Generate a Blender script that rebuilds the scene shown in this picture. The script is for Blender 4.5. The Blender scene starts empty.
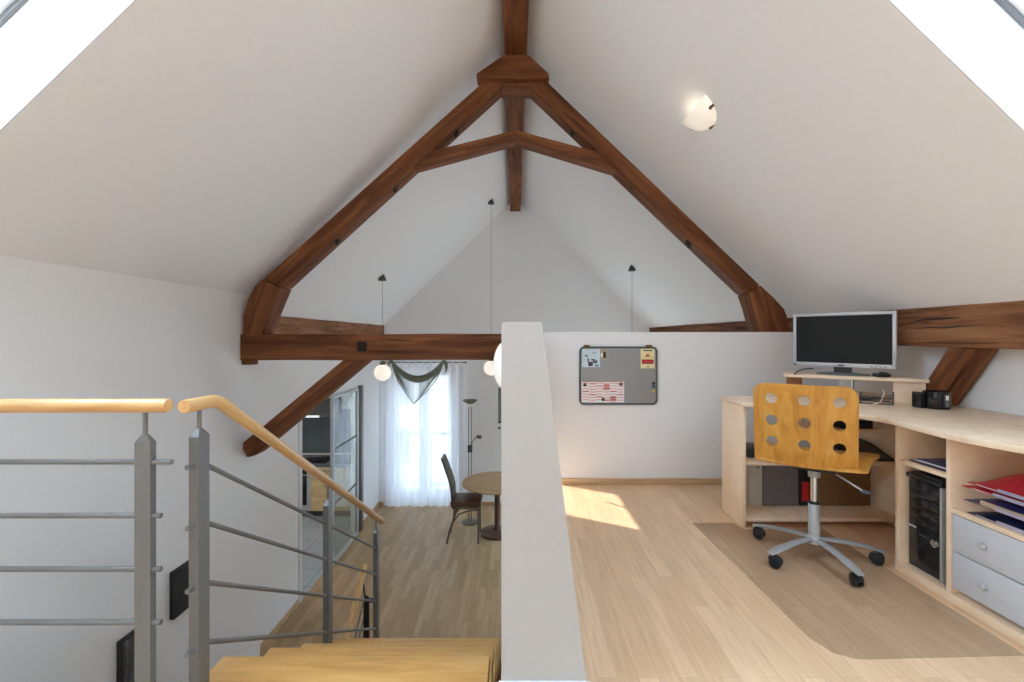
import bpy, bmesh, math, random
from mathutils import Vector, Matrix
random.seed(7)
sc = bpy.context.scene
COL = sc.collection
F, CX, CY, EYE = 455.0, 515.5, 337.0, 1.10      # focal length in px, vanishing point, eye height

def at(x, y, Y):
    return Vector(((x - CX) * Y / F, Y, EYE - (y - CY) * Y / F))

def lin(r, g, b):
    f = lambda c: (c / 255 / 12.92) if c / 255 <= .04045 else ((c / 255 + .055) / 1.055) ** 2.4
    return (f(r), f(g), f(b), 1)

# ------------------------------------------------------------------ materials
def mat(name, col, rough=.6, metal=0, spec=.5):
    m = bpy.data.materials.new(name); m.use_nodes = True
    b = m.node_tree.nodes['Principled BSDF']
    b.inputs['Base Color'].default_value = col
    b.inputs['Roughness'].default_value = rough
    b.inputs['Metallic'].default_value = metal
    b.inputs['Specular IOR Level'].default_value = spec
    return m

def speckle(name, col, rough=.7, amount=.05, scale=30, bump=0.0, metal=0, spec=.5):
    """plain surface with a faint procedural mottling"""
    m = mat(name, col, rough, metal, spec); nt = m.node_tree; b = nt.nodes['Principled BSDF']
    tc = nt.nodes.new('ShaderNodeTexCoord'); n = nt.nodes.new('ShaderNodeTexNoise')
    n.inputs['Scale'].default_value = scale; n.inputs['Detail'].default_value = 4
    nt.links.new(tc.outputs['Object'], n.inputs['Vector'])
    r = nt.nodes.new('ShaderNodeValToRGB')
    lo = [max(0, c * (1 - amount)) for c in col[:3]] + [1]; hi = [min(1, c * (1 + amount)) for c in col[:3]] + [1]
    r.color_ramp.elements[0].position = .3; r.color_ramp.elements[0].color = lo
    r.color_ramp.elements[1].position = .7; r.color_ramp.elements[1].color = hi
    nt.links.new(n.outputs['Fac'], r.inputs['Fac']); nt.links.new(r.outputs['Color'], b.inputs['Base Color'])
    if bump:
        bp = nt.nodes.new('ShaderNodeBump'); bp.inputs['Strength'].default_value = bump; bp.inputs['Distance'].default_value = .003
        nt.links.new(n.outputs['Fac'], bp.inputs['Height']); nt.links.new(bp.outputs['Normal'], b.inputs['Normal'])
    return m

def wood(name, c0, c1, c2, stretch=(1, 14, 14), scale=2.2, rough=.5, rings=0.0, cracks=False, bump=.1, spec=.4):
    """grain drawn out along the object's local axis with the smallest stretch"""
    m = mat(name, c1, rough, 0, spec); nt = m.node_tree; N = nt.nodes; L = nt.links; b = N['Principled BSDF']
    tc = N.new('ShaderNodeTexCoord'); mp = N.new('ShaderNodeMapping'); mp.inputs['Scale'].default_value = stretch
    L.new(tc.outputs['Object'], mp.inputs['Vector'])
    n = N.new('ShaderNodeTexNoise'); n.inputs['Scale'].default_value = scale; n.inputs['Detail'].default_value = 6
    n.inputs['Roughness'].default_value = .6; n.inputs['Distortion'].default_value = rings
    L.new(mp.outputs['Vector'], n.inputs['Vector'])
    r = N.new('ShaderNodeValToRGB'); e = r.color_ramp.elements
    e[0].position = .3; e[0].color = c0; e[1].position = .72; e[1].color = c2
    k = e.new(.5); k.color = c1
    L.new(n.outputs['Fac'], r.inputs['Fac']); last = r.outputs['Color']
    if cracks:
        mp2 = N.new('ShaderNodeMapping'); mp2.inputs['Scale'].default_value = (.22, 6, 6)
        L.new(tc.outputs['Object'], mp2.inputs['Vector'])
        n2 = N.new('ShaderNodeTexNoise'); n2.inputs['Scale'].default_value = 1.3; n2.inputs['Detail'].default_value = 3
        L.new(mp2.outputs['Vector'], n2.inputs['Vector'])
        r2 = N.new('ShaderNodeValToRGB'); q = r2.color_ramp.elements
        q[0].position = .485; q[0].color = (1, 1, 1, 1); q[1].position = .515; q[1].color = (1, 1, 1, 1)
        d = q.new(.5); d.color = (.28, .22, .18, 1)
        L.new(n2.outputs['Fac'], r2.inputs['Fac'])
        n3 = N.new('ShaderNodeTexNoise'); n3.inputs['Scale'].default_value = 2.4; n3.inputs['Detail'].default_value = 2
        L.new(tc.outputs['Object'], n3.inputs['Vector'])
        r3 = N.new('ShaderNodeValToRGB'); r3.color_ramp.elements[0].position = .52; r3.color_ramp.elements[1].position = .6
        L.new(n3.outputs['Fac'], r3.inputs['Fac'])
        mx = N.new('ShaderNodeMixRGB'); mx.blend_type = 'MULTIPLY'
        L.new(r3.outputs['Color'], mx.inputs['Fac']); L.new(last, mx.inputs['Color1']); L.new(r2.outputs['Color'], mx.inputs['Color2'])
        last = mx.outputs['Color']
    L.new(last, b.inputs['Base Color'])
    if bump:
        bp = N.new('ShaderNodeBump'); bp.inputs['Strength'].default_value = bump; bp.inputs['Distance'].default_value = .004
        L.new(n.outputs['Fac'], bp.inputs['Height']); L.new(bp.outputs['Normal'], b.inputs['Normal'])
    return m

def laminate(name, cols, w=.066, length=.62, rough=.32, spec=.4):
    """strip laminate, strips run along world Y"""
    m = mat(name, cols[1], rough, 0, spec); nt = m.node_tree; N = nt.nodes; L = nt.links; b = N['Principled BSDF']
    tc = N.new('ShaderNodeTexCoord'); mp = N.new('ShaderNodeMapping'); mp.inputs['Rotation'].default_value = (0, 0, math.pi / 2)
    L.new(tc.outputs['Object'], mp.inputs['Vector'])
    br = N.new('ShaderNodeTexBrick'); br.offset = .37; br.squash = 1
    br.inputs['Scale'].default_value = 1; br.inputs['Brick Width'].default_value = length; br.inputs['Row Height'].default_value = w
    br.inputs['Mortar Size'].default_value = .0011; br.inputs['Mortar Smooth'].default_value = .3
    br.inputs['Color1'].default_value = cols[0]; br.inputs['Color2'].default_value = cols[2]; br.inputs['Mortar'].default_value = cols[3]
    L.new(mp.outputs['Vector'], br.inputs['Vector'])
    mp2 = N.new('ShaderNodeMapping'); mp2.inputs['Scale'].default_value = (26, 1.6, 1)
    L.new(tc.outputs['Object'], mp2.inputs['Vector'])
    n = N.new('ShaderNodeTexNoise'); n.inputs['Scale'].default_value = 2.5; n.inputs['Detail'].default_value = 6
    L.new(mp2.outputs['Vector'], n.inputs['Vector'])
    r = N.new('ShaderNodeValToRGB'); r.color_ramp.elements[0].position = .3; r.color_ramp.elements[0].color = (.84, .82, .8, 1)
    r.color_ramp.elements[1].position = .7; r.color_ramp.elements[1].color = (1.0, 1.0, 1.0, 1)
    L.new(n.outputs['Fac'], r.inputs['Fac'])
    mx = N.new('ShaderNodeMixRGB'); mx.blend_type = 'MULTIPLY'; mx.inputs['Fac'].default_value = 1
    L.new(br.outputs['Color'], mx.inputs['Color1']); L.new(r.outputs['Color'], mx.inputs['Color2'])
    L.new(mx.outputs['Color'], b.inputs['Base Color'])
    return m

def tiles(name, c1, c2, grout, size, rough=.25, swap=False):
    m = mat(name, c1, rough); nt = m.node_tree; N = nt.nodes; L = nt.links; b = N['Principled BSDF']
    tc = N.new('ShaderNodeTexCoord'); src = tc.outputs['Object']
    if swap:
        mp = N.new('ShaderNodeMapping'); mp.inputs['Rotation'].default_value = (math.pi / 2, 0, 0); L.new(src, mp.inputs['Vector']); src = mp.outputs['Vector']
    br = N.new('ShaderNodeTexBrick'); br.offset = 0; br.inputs['Scale'].default_value = 1
    br.inputs['Brick Width'].default_value = size; br.inputs['Row Height'].default_value = size; br.inputs['Mortar Size'].default_value = .004
    br.inputs['Color1'].default_value = c1; br.inputs['Color2'].default_value = c2; br.inputs['Mortar'].default_value = grout
    L.new(src, br.inputs['Vector']); L.new(br.outputs['Color'], b.inputs['Base Color'])
    return m

def glass(name, tint=(1, 1, 1, 1), ior=1.5, rough=0.0, extra=0.0):
    m = bpy.data.materials.new(name); m.use_nodes = True; nt = m.node_tree; N = nt.nodes; L = nt.links
    N.remove(N['Principled BSDF']); out = N['Material Output']
    t = N.new('ShaderNodeBsdfTransparent'); t.inputs['Color'].default_value = tint
    g = N.new('ShaderNodeBsdfGlossy'); g.inputs['Roughness'].default_value = rough
    fr = N.new('ShaderNodeFresnel'); fr.inputs['IOR'].default_value = ior
    ad = N.new('ShaderNodeMath'); ad.operation = 'ADD'; ad.use_clamp = True; ad.inputs[1].default_value = extra
    L.new(fr.outputs['Fac'], ad.inputs[0])
    mx = N.new('ShaderNodeMixShader'); ge = N.new('ShaderNodeNewGeometry'); iv = N.new('ShaderNodeMath'); iv.operation = 'SUBTRACT'; iv.inputs[0].default_value = 1
    L.new(ge.outputs['Backfacing'], iv.inputs[1]); pr = N.new('ShaderNodeMath'); pr.operation = 'MULTIPLY'      # reflect on entering only
    L.new(ad.outputs[0], pr.inputs[0]); L.new(iv.outputs[0], pr.inputs[1])
    L.new(pr.outputs[0], mx.inputs['Fac']); L.new(t.outputs[0], mx.inputs[1]); L.new(g.outputs[0], mx.inputs[2])
    L.new(mx.outputs[0], out.inputs['Surface'])
    return m

def sheer(name, col, clear=.5, trans=.5):
    m = bpy.data.materials.new(name); m.use_nodes = True; nt = m.node_tree; N = nt.nodes; L = nt.links
    N.remove(N['Principled BSDF']); out = N['Material Output']
    t = N.new('ShaderNodeBsdfTransparent'); d = N.new('ShaderNodeBsdfDiffuse'); d.inputs['Color'].default_value = col
    tr = N.new('ShaderNodeBsdfTranslucent'); tr.inputs['Color'].default_value = col
    a = N.new('ShaderNodeMixShader'); a.inputs['Fac'].default_value = trans
    L.new(d.outputs[0], a.inputs[1]); L.new(tr.outputs[0], a.inputs[2])
    w = N.new('ShaderNodeTexNoise'); w.inputs['Scale'].default_value = 3
    mx = N.new('ShaderNodeMixShader'); mx.inputs['Fac'].default_value = 1 - clear
    L.new(t.outputs[0], mx.inputs[1]); L.new(a.outputs[0], mx.inputs[2]); L.new(mx.outputs[0], out.inputs['Surface'])
    return m

def lampglass(name, col, strength):
    m = mat(name, (.9, .88, .84, 1), .3); b = m.node_tree.nodes['Principled BSDF']
    b.inputs['Emission Color'].default_value = col; b.inputs['Emission Strength'].default_value = strength
    return m

M = {}
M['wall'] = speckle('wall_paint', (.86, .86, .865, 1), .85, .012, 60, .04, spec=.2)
M['partition'] = speckle('partition_shaded_white', (.50, .50, .505, 1), .85, .012, 60, .04, spec=.2)  # white like the walls, darkened so the colour carries its shade
M['ceil'] = speckle('ceiling_paint', (.87, .87, .88, 1), .9, .01, 40, .03, spec=.2)
M['reveal'] = speckle('reveal_white', (.74, .74, .75, 1), .6, .008, 20)
M['winwhite'] = speckle('window_white', (.86, .87, .88, 1), .35, .01, 20)
M['gasket'] = speckle('grey_gasket', lin(120, 122, 124), .6, .04, 30)
M['beam'] = wood('old_roof_timber', lin(70, 38, 21), lin(112, 66, 38), lin(144, 92, 58), (1, 13, 13), 1.6, .68, .6, True, .35, .25)
M['beamlight'] = wood('pale_roof_timber', lin(96, 60, 38), lin(142, 96, 66), lin(168, 122, 88), (1, 13, 13), 1.6, .7, .5, True, .35, .25)
M['iron'] = speckle('dark_iron', lin(52, 44, 40), .6, .15, 40, .1, .6)
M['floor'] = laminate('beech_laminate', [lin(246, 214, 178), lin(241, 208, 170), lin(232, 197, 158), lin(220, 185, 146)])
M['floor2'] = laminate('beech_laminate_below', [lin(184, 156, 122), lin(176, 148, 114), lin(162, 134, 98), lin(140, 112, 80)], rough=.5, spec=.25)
M['base'] = wood('baseboard_beech', lin(178, 146, 108), lin(200, 168, 128), lin(212, 182, 144), (1.5, 20, 20), 2, .45, 0, False, .02)
M['tread'] = wood('oiled_beech', lin(196, 140, 72), lin(216, 164, 94), lin(228, 182, 114), (1.4, 12, 12), 2.4, .32, .3, False, .03)
M['rail'] = wood('handrail_beech', lin(196, 148, 92), lin(218, 174, 118), lin(230, 192, 140), (2, 16, 16), 2.4, .3, .2, False, .02)
M['steel'] = speckle('brushed_steel', lin(122, 122, 122), .5, .05, 60, 0, .35)
M['steeldark'] = speckle('grey_painted_steel', lin(112, 112, 114), .45, .05, 40, 0, .5)
M['chrome'] = speckle('chrome', lin(205, 205, 205), .18, .02, 20, 0, 1)
M['desk'] = wood('pale_maple_board', lin(226, 198, 167), lin(238, 214, 185), lin(244, 224, 199), (1.2, 1.2, 1.2), 9, .45, .6, False, .01)
M['deskedge'] = wood('maple_edging', lin(240, 211, 177), lin(246, 221, 190), lin(249, 229, 202), (1.2, 1.2, 1.2), 6, .45, .2, False, 0)
M['greydrawer'] = speckle('grey_drawer_front', lin(204, 207, 213), .5, .015, 30)
M['ply'] = wood('golden_plywood', lin(172, 112, 38), lin(198, 140, 58), lin(212, 160, 82), (6, 6, 1.1), 2.6, .35, 1.2, False, .02)
M['plyedge'] = wood('plywood_edge', lin(214, 176, 118), lin(228, 196, 142), lin(238, 210, 164), (2, 2, 40), 3, .5, 0, False, 0)
M['silver'] = speckle('silver_paint', lin(182, 186, 190), .38, .03, 40, 0, .35)
M['black'] = speckle('black_plastic', lin(26, 26, 28), .45, .1, 40)
M['blackgloss'] = speckle('black_gloss', lin(22, 23, 26), .15, .08, 20)
M['darkgrey'] = speckle('dark_grey_plastic', lin(66, 66, 70), .5, .06, 30)
M['screen'] = speckle('monitor_screen', lin(26, 26, 26), .5, .03, 10, spec=.25)
M['silverplastic'] = speckle('silver_plastic', lin(196, 198, 202), .4, .02, 30, 0, .2)
M['whiteplastic'] = speckle('white_plastic', lin(226, 226, 222), .45, .02, 20)
M['mat'] = None
M['board'] = speckle('grey_steel_board', lin(152, 153, 154), .38, .02, 20, 0, .45)
M['boardframe'] = speckle('board_frame', lin(74, 82, 86), .5, .05, 30)
M['brass'] = speckle('old_brass', lin(120, 96, 52), .5, .1, 40, 0, .7)
M['paper'] = speckle('paper_white', lin(236, 236, 236), .8, .02, 20)
M['paperblue'] = speckle('paper_pale_blue', lin(206, 222, 232), .8, .05, 14)
M['papercream'] = speckle('paper_cream', lin(236, 222, 170), .8, .03, 20)
M['paperpink'] = speckle('paper_pink', lin(232, 160, 158), .8, .03, 20)
M['inkred'] = speckle('ink_red', lin(200, 62, 54), .8, .05, 20)
M['inkgrey'] = speckle('ink_grey', lin(96, 100, 108), .8, .1, 20)
M['inkteal'] = speckle('ink_teal', lin(120, 168, 166), .8, .1, 20)
M['red'] = speckle('red_card', lin(168, 20, 44), .32, .06, 12)
M['red2'] = speckle('bright_red_card', lin(206, 36, 40), .4, .06, 12)
M['blue'] = speckle('blue_card', lin(38, 46, 96), .32, .08, 12)
M['navy'] = speckle('navy_card', lin(30, 36, 66), .35, .08, 12)
M['label'] = speckle('label_strip', lin(168, 162, 182), .3, .04, 20)
M['manila'] = speckle('paper_manila', lin(176, 156, 128), .8, .04, 20)
M['greybox'] = speckle('grey_card_box', lin(116, 112, 116), .7, .04, 18)
M['brownbox'] = speckle('brown_card_box', lin(130, 100, 66), .8, .06, 14)
M['whitebox'] = speckle('white_card_box', lin(200, 200, 192), .7, .03, 14)
M['yellow'] = speckle('yellow_plastic', lin(226, 206, 60), .4, .04, 20)
M['bluepl'] = speckle('blue_plastic', lin(44, 76, 120), .4, .06, 20)
M['pane'] = glass('window_glass', (1, 1, 1, 1), 1.45)
M['doorglass'] = glass('door_glass', (.80, .88, .86, 1), 1.7, 0, .12)
M['sheer'] = sheer('sheer_curtain', (.90, .90, .93, 1), .11, .16)
M['scarf'] = speckle('green_scarf', lin(122, 128, 112), .9, .15, 60)
M['globe'] = lampglass('opal_globe', (1, .88, .74, 1), .30)
M['dome'] = lampglass('alabaster_glass', (1, .84, .64, 1), .15)
M['bulb'] = lampglass('bulb_glow', (1, .84, .6, 1), 1)
M['strip'] = lampglass('hood_strip', (.9, .95, 1, 1), .15)
M['tilewall'] = tiles('slate_wall_tile', lin(86, 96, 104), lin(92, 103, 110), lin(66, 74, 80), .3, .3, True)
M['tilefloor'] = tiles('grey_floor_tile', lin(176, 184, 190), lin(166, 174, 180), lin(120, 126, 130), .4, .25)
M['hood'] = speckle('hood_dark', lin(74, 76, 74), .4, .05, 20, 0, .3)
M['worktop'] = speckle('grey_worktop', lin(96, 104, 108), .3, .1, 40)
M['kitchwood'] = wood('kitchen_beech', lin(204, 174, 122), lin(218, 190, 140), lin(228, 202, 156), (1.5, 10, 10), 2, .4, .2, False, 0)
M['tabletop'] = wood('tan_table', lin(150, 118, 78), lin(172, 138, 96), lin(184, 150, 110), (1.2, 9, 9), 2, .35, .2, False, 0)
M['bronze'] = speckle('bronze_metal', lin(112, 104, 92), .4, .1, 40, 0, .7)
M['leather'] = speckle('brown_leather', lin(88, 58, 42), .45, .12, 26)
M['canvas'] = speckle('black_canvas', lin(36, 36, 36), .7, .2, 20)
M['plaster'] = speckle('pale_facade', lin(214, 210, 200), .9, .04, 4)
M['stringer'] = speckle('grey_stringer', lin(92, 94, 96), .5, .05, 20, 0, .4)
# tinted clear floor mat
def matmat():
    m = bpy.data.materials.new('tinted_floor_mat'); m.use_nodes = True; nt = m.node_tree; N = nt.nodes; L = nt.links
    N.remove(N['Principled BSDF']); out = N['Material Output']
    t = N.new('ShaderNodeBsdfTransparent'); t.inputs['Color'].default_value = (.97, .96, .95, 1)
    d = N.new('ShaderNodeBsdfDiffuse'); d.inputs['Color'].default_value = lin(150, 132, 116)
    g = N.new('ShaderNodeBsdfGlossy'); g.inputs['Roughness'].default_value = .35
    a = N.new('ShaderNodeMixShader'); a.inputs['Fac'].default_value = .10
    L.new(t.outputs[0], a.inputs[1]); L.new(d.outputs[0], a.inputs[2])
    mx = N.new('ShaderNodeMixShader'); mx.inputs['Fac'].default_value = .025; L.new(a.outputs[0], mx.inputs[1]); L.new(g.outputs[0], mx.inputs[2])
    L.new(mx.outputs[0], out.inputs['Surface'])
    return m
M['mat'] = matmat()

# ------------------------------------------------------------------ mesh builder
class MB:
    def __init__(s): s.v = []; s.f = []; s.mi = []; s.cur = 0
    def m(s, i): s.cur = i; return s
    def _add(s, vs, fs):
        o = len(s.v); s.v += [tuple(v) for v in vs]
        for f in fs: s.f.append(tuple(i + o for i in f)); s.mi.append(s.cur)
        return s
    def box(s, lo, hi, bev=0.0):
        lo, hi = [min(a, b) for a, b in zip(lo, hi)], [max(a, b) for a, b in zip(lo, hi)]
        if bev <= 0:
            x0, y0, z0 = lo; x1, y1, z1 = hi
            return s._add([(x0,y0,z0),(x1,y0,z0),(x1,y1,z0),(x0,y1,z0),(x0,y0,z1),(x1,y0,z1),(x1,y1,z1),(x0,y1,z1)],
                          [(0,3,2,1),(4,5,6,7),(0,1,5,4),(1,2,6,5),(2,3,7,6),(3,0,4,7)])
        bm = bmesh.new(); bmesh.ops.create_cube(bm, size=1)
        for v in bm.verts:
            v.co = Vector([(l + h) / 2 + c * (h - l) for l, h, c in zip(lo, hi, v.co)])
        bmesh.ops.bevel(bm, geom=bm.edges[:], offset=bev, segments=2, affect='EDGES', profile=.5)
        return s.bm(bm)
    def bm(s, bm, mtx=None):
        bm.verts.ensure_lookup_table(); bm.verts.index_update()
        vs = [(mtx @ v.co) if mtx else v.co for v in bm.verts]
        s._add(vs, [[v.index for v in f.verts] for f in bm.faces]); bm.free(); return s
    def prism(s, poly, a, b, axis='y', bev=0.0):
        """poly: 2D points in the plane square to axis (y: xz, z: xy, x: yz)"""
        def P(p, t):
            return {'y': (p[0], t, p[1]), 'z': (p[0], p[1], t), 'x': (t, p[0], p[1])}[axis]
        bm = bmesh.new()
        A = [bm.verts.new(P(p, a)) for p in poly]; B = [bm.verts.new(P(p, b)) for p in poly]
        n = len(poly); bm.faces.new(A); bm.faces.new(B[::-1])
        for i in range(n):
            j = (i + 1) % n; bm.faces.new((A[j], A[i], B[i], B[j]))
        bmesh.ops.recalc_face_normals(bm, faces=bm.faces[:])
        if bev: bmesh.ops.bevel(bm, geom=bm.edges[:], offset=bev, segments=2, affect='EDGES', profile=.5)
        return s.bm(bm)
    def tube(s, pts, r, n=12, cap=True):
        pts = [Vector(p) for p in pts]; rs = r if isinstance(r, (list, tuple)) else [r] * len(pts)
        vs = []; fs = []; prev = None
        for i, p in enumerate(pts):
            d = (pts[min(i + 1, len(pts) - 1)] - pts[max(i - 1, 0)]).normalized()
            if prev is None:
                u = d.cross(Vector((0, 0, 1)))
                if u.length < 1e-3: u = d.cross(Vector((1, 0, 0)))
            else:
                u = prev - d * prev.dot(d)
            u.normalize(); prev = u; w = d.cross(u)
            for k in range(n):
                t = 2 * math.pi * k / n; vs.append(p + (u * math.cos(t) + w * math.sin(t)) * rs[i])
        for i in range(len(pts) - 1):
            for k in range(n):
                a = i * n + k; b = i * n + (k + 1) % n
                fs.append((a, b, b + n, a + n))
        if cap:
            fs.append(tuple(range(n))[::-1]); fs.append(tuple(range((len(pts) - 1) * n, len(pts) * n)))
        return s._add(vs, fs)
    def lathe(s, prof, c=(0, 0, 0), n=32, mtx=None, a0=0, a1=2 * math.pi):
        """prof: (r, z) points; turned about local z, then mtx, then moved to c"""
        vs = []; fs = []; full = abs(a1 - a0 - 2 * math.pi) < 1e-6; m = n if full else n + 1
        for r, z in prof:
            for k in range(m):
                t = a0 + (a1 - a0) * k / n; v = Vector((r * math.cos(t), r * math.sin(t), z))
                if mtx: v = mtx @ v
                vs.append(v + Vector(c))
        for i in range(len(prof) - 1):
            for k in range(n):
                a = i * m + k; b = i * m + (k + 1) % m
                fs.append((a, b, b + m, a + m))
        return s._add(vs, fs)
    def sphere(s, c, r, n=24, sx=1, sy=1, sz=1):
        bm = bmesh.new(); bmesh.ops.create_uvsphere(bm, u_segments=n, v_segments=n // 2, radius=r)
        return s.bm(bm, Matrix.Translation(c) @ Matrix.Diagonal((sx, sy, sz, 1)))
    def grid(s, fn, nu, nv):
        vs = [fn(i / nu, j / nv) for j in range(nv + 1) for i in range(nu + 1)]
        fs = [(j * (nu + 1) + i, j * (nu + 1) + i + 1, (j + 1) * (nu + 1) + i + 1, (j + 1) * (nu + 1) + i) for j in range(nv) for i in range(nu)]
        return s._add(vs, fs)
    def build(s, name, mats, parent=None, smooth=35, grain=None, local=False):
        me = bpy.data.meshes.new(name); me.from_pydata(s.v, [], s.f)
        for m in (mats if isinstance(mats, (list, tuple)) else [mats]): me.materials.append(m)
        me.polygons.foreach_set('material_index', s.mi)
        bm = bmesh.new(); bm.from_mesh(me); bmesh.ops.remove_doubles(bm, verts=bm.verts[:], dist=1e-6)
        bmesh.ops.recalc_face_normals(bm, faces=bm.faces[:]); bm.to_mesh(me); bm.free()
        if smooth:
            me.polygons.foreach_set('use_smooth', [True] * len(me.polygons)); me.set_sharp_from_angle(angle=math.radians(smooth))
        o = bpy.data.objects.new(name, me); COL.objects.link(o)
        if grain is not None:                       # put local X along the grain, origin mid-piece
            d = Vector(grain).normalized(); up = Vector((0, 0, 1)) if abs(d.z) < .95 else Vector((0, 1, 0))
            yv = up.cross(d).normalized(); zv = d.cross(yv)
            R = Matrix((d, yv, zv)).transposed().to_4x4()
            ctr = sum((v.co for v in me.vertices), Vector()) / len(me.vertices)
            T = Matrix.Translation(ctr) @ R
            me.transform(T.inverted()); o.matrix_world = T
        if parent:
            o.parent = parent
            if not local: o.matrix_parent_inverse = PW[parent.name].inverted()
        PW[o.name] = (PW[parent.name] @ o.matrix_basis) if (parent and local) else o.matrix_basis.copy()
        return o
PW = {}

def tag(o, label=None, cat=None, group=None, kind=None):
    if label: o['label'] = label
    if cat: o['category'] = cat
    if group: o['group'] = group
    if kind: o['kind'] = kind
    return o

def thing(name, label, cat, loc=(0, 0, 0), rz=0, group=None):
    o = bpy.data.objects.new(name, None); COL.objects.link(o); o.location = loc; o.rotation_euler = (0, 0, rz)
    o.empty_display_size = .1
    PW[o.name] = Matrix.Translation(loc) @ Matrix.Rotation(rz, 4, 'Z')
    return tag(o, label, cat, group)

def struct(name, mb, m, parent=None, **k):
    o = mb.build(name, m, parent, **k)
    if not parent: o['kind'] = 'structure'
    return o

def copy_tree(o, parent=None):
    c = o.copy(); COL.objects.link(c)
    if parent: c.parent = parent
    PW[c.name] = PW[o.name].copy()
    for ch in list(o.children): copy_tree(ch, c)
    return c

# ------------------------------------------------------------------ room shell
H0 = 2.36; RZ = EYE + H0; TAN = .965; PHI = math.atan(TAN); CS, SN = math.cos(PHI), math.sin(PHI)
XL, XLF, XR = -2.10, -2.32, 2.42           # knee wall near, far wall behind it, right wall
YB, YG = -3.2, 7.73                        # wall behind the camera, gable
ZL = -1.754                                # lower floor
XM = -.043                                 # left face of the thick partition
roofz = lambda x: RZ - TAN * abs(x)

def roof_pt(side, s, y, d):
    """s down the slope from the ridge, d outwards from the ceiling"""
    return Vector((side * (s * CS + d * SN), y, RZ - s * SN + d * CS))

SKY = {-1: [(.95, 2.62, .66, 1.530)], 1: [(1.70, 2.55, .64, 1.545)]}
DEP = .30
for side, nm in ((-1, 'ceiling_left'), (1, 'ceiling_right')):
    holes = SKY[side]; send = 3.75
    ys = sorted({YB - .2, YG + .25} | {h[2] for h in holes} | {h[3] for h in holes})
    ss = sorted({0.0, send} | {h[0] for h in holes} | {h[1] for h in holes})
    mb = MB()
    for i in range(len(ys) - 1):
        for j in range(len(ss) - 1):
            ym, sm = (ys[i] + ys[i + 1]) / 2, (ss[j] + ss[j + 1]) / 2
            if any(h[0] < sm < h[1] and h[2] < ym < h[3] for h in holes): continue
            P = [roof_pt(side, s, y, d) for d in (0, DEP) for s, y in ((ss[j], ys[i]), (ss[j + 1], ys[i]), (ss[j + 1], ys[i + 1]), (ss[j], ys[i + 1]))]
            mb._add(P, [(0,3,2,1),(4,5,6,7),(0,1,5,4),(1,2,6,5),(2,3,7,6),(3,0,4,7)])
    struct(nm, mb, M['ceil'], smooth=0)

wn = 0
def skylight(side, h):
    """white lined roof window: lining, grey seal, frame, pane"""
    global wn; wn += 1
    s0, s1, y0, y1 = h
    def ring(o_, i_, d0, d1):
        mb = MB(); S0, S1, Y0, Y1 = s0 + o_, s1 - o_, y0 + o_, y1 - o_; t = i_
        for a, b, c, d in ((S0, S0 + t, Y0, Y1), (S1 - t, S1, Y0, Y1), (S0 + t, S1 - t, Y0, Y0 + t), (S0 + t, S1 - t, Y1 - t, Y1)):
            P = [roof_pt(side, s, y, dd) for dd in (d0, d1) for s, y in ((a, c), (b, c), (b, d), (a, d))]
            mb._add(P, [(0,3,2,1),(4,5,6,7),(0,1,5,4),(1,2,6,5),(2,3,7,6),(3,0,4,7)])
        return mb
    fr = struct('window_%d' % wn, ring(.0, .006, .0005, .27), M['reveal'], smooth=0)
    fr['kind'] = 'structure'
    ring(.006, .012, .245, .262).build('gasket', M['gasket'], fr, smooth=0)
    ring(.006, .055, .262, .33).build('window_frame', M['winwhite'], fr, smooth=0)
    mb = MB(); P = [roof_pt(side, s, y, dd) for dd in (.295, .301) for s, y in ((s0 + .05, y0 + .05), (s1 - .05, y0 + .05), (s1 - .05, y1 - .05), (s0 + .05, y1 - .05))]
    mb._add(P, [(0,3,2,1),(4,5,6,7),(0,1,5,4),(1,2,6,5),(2,3,7,6),(3,0,4,7)])
    mb.build('glass_pane', M['pane'], fr, smooth=0)
    # guide the sky's light through the opening (a portal, gives no light of its own)
    portal(roof_pt(side, (s0 + s1) / 2, (y0 + y1) / 2, .36), Vector((-side * SN, 0, -CS)), s1 - s0, y1 - y0)

def portal(c, d, sx, sy):
    l = bpy.data.lights.new('sky_portal', 'AREA'); l.shape = 'RECTANGLE'
    o = bpy.data.objects.new('sky_portal', l); COL.objects.link(o); o.location = c
    d = d.normalized()
    if abs(d.x) > .1:      # local x down the slope, local y along world Y
        zz = -d; yy = Vector((0, 1, 0)); xx = yy.cross(zz).normalized()
        o.matrix_world = Matrix.Translation(c) @ Matrix((xx, yy, zz)).transposed().to_4x4()
    else:
        o.rotation_euler = d.to_track_quat('-Z', 'Z').to_euler()
    l.size = sx; l.size_y = sy; l.cycles.is_portal = True
for side in (-1, 1):
    for h in SKY[side]: skylight(side, h)

# walls
TH = .25
zt = lambda x: roofz(x) + .12
struct('wall_left', MB().prism([(XL, ZL), (XL, zt(XL)), (XL - .42, zt(XL)), (XL - .42, ZL)], YB, 3.74, 'y'), M['wall'], smooth=0)
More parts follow.
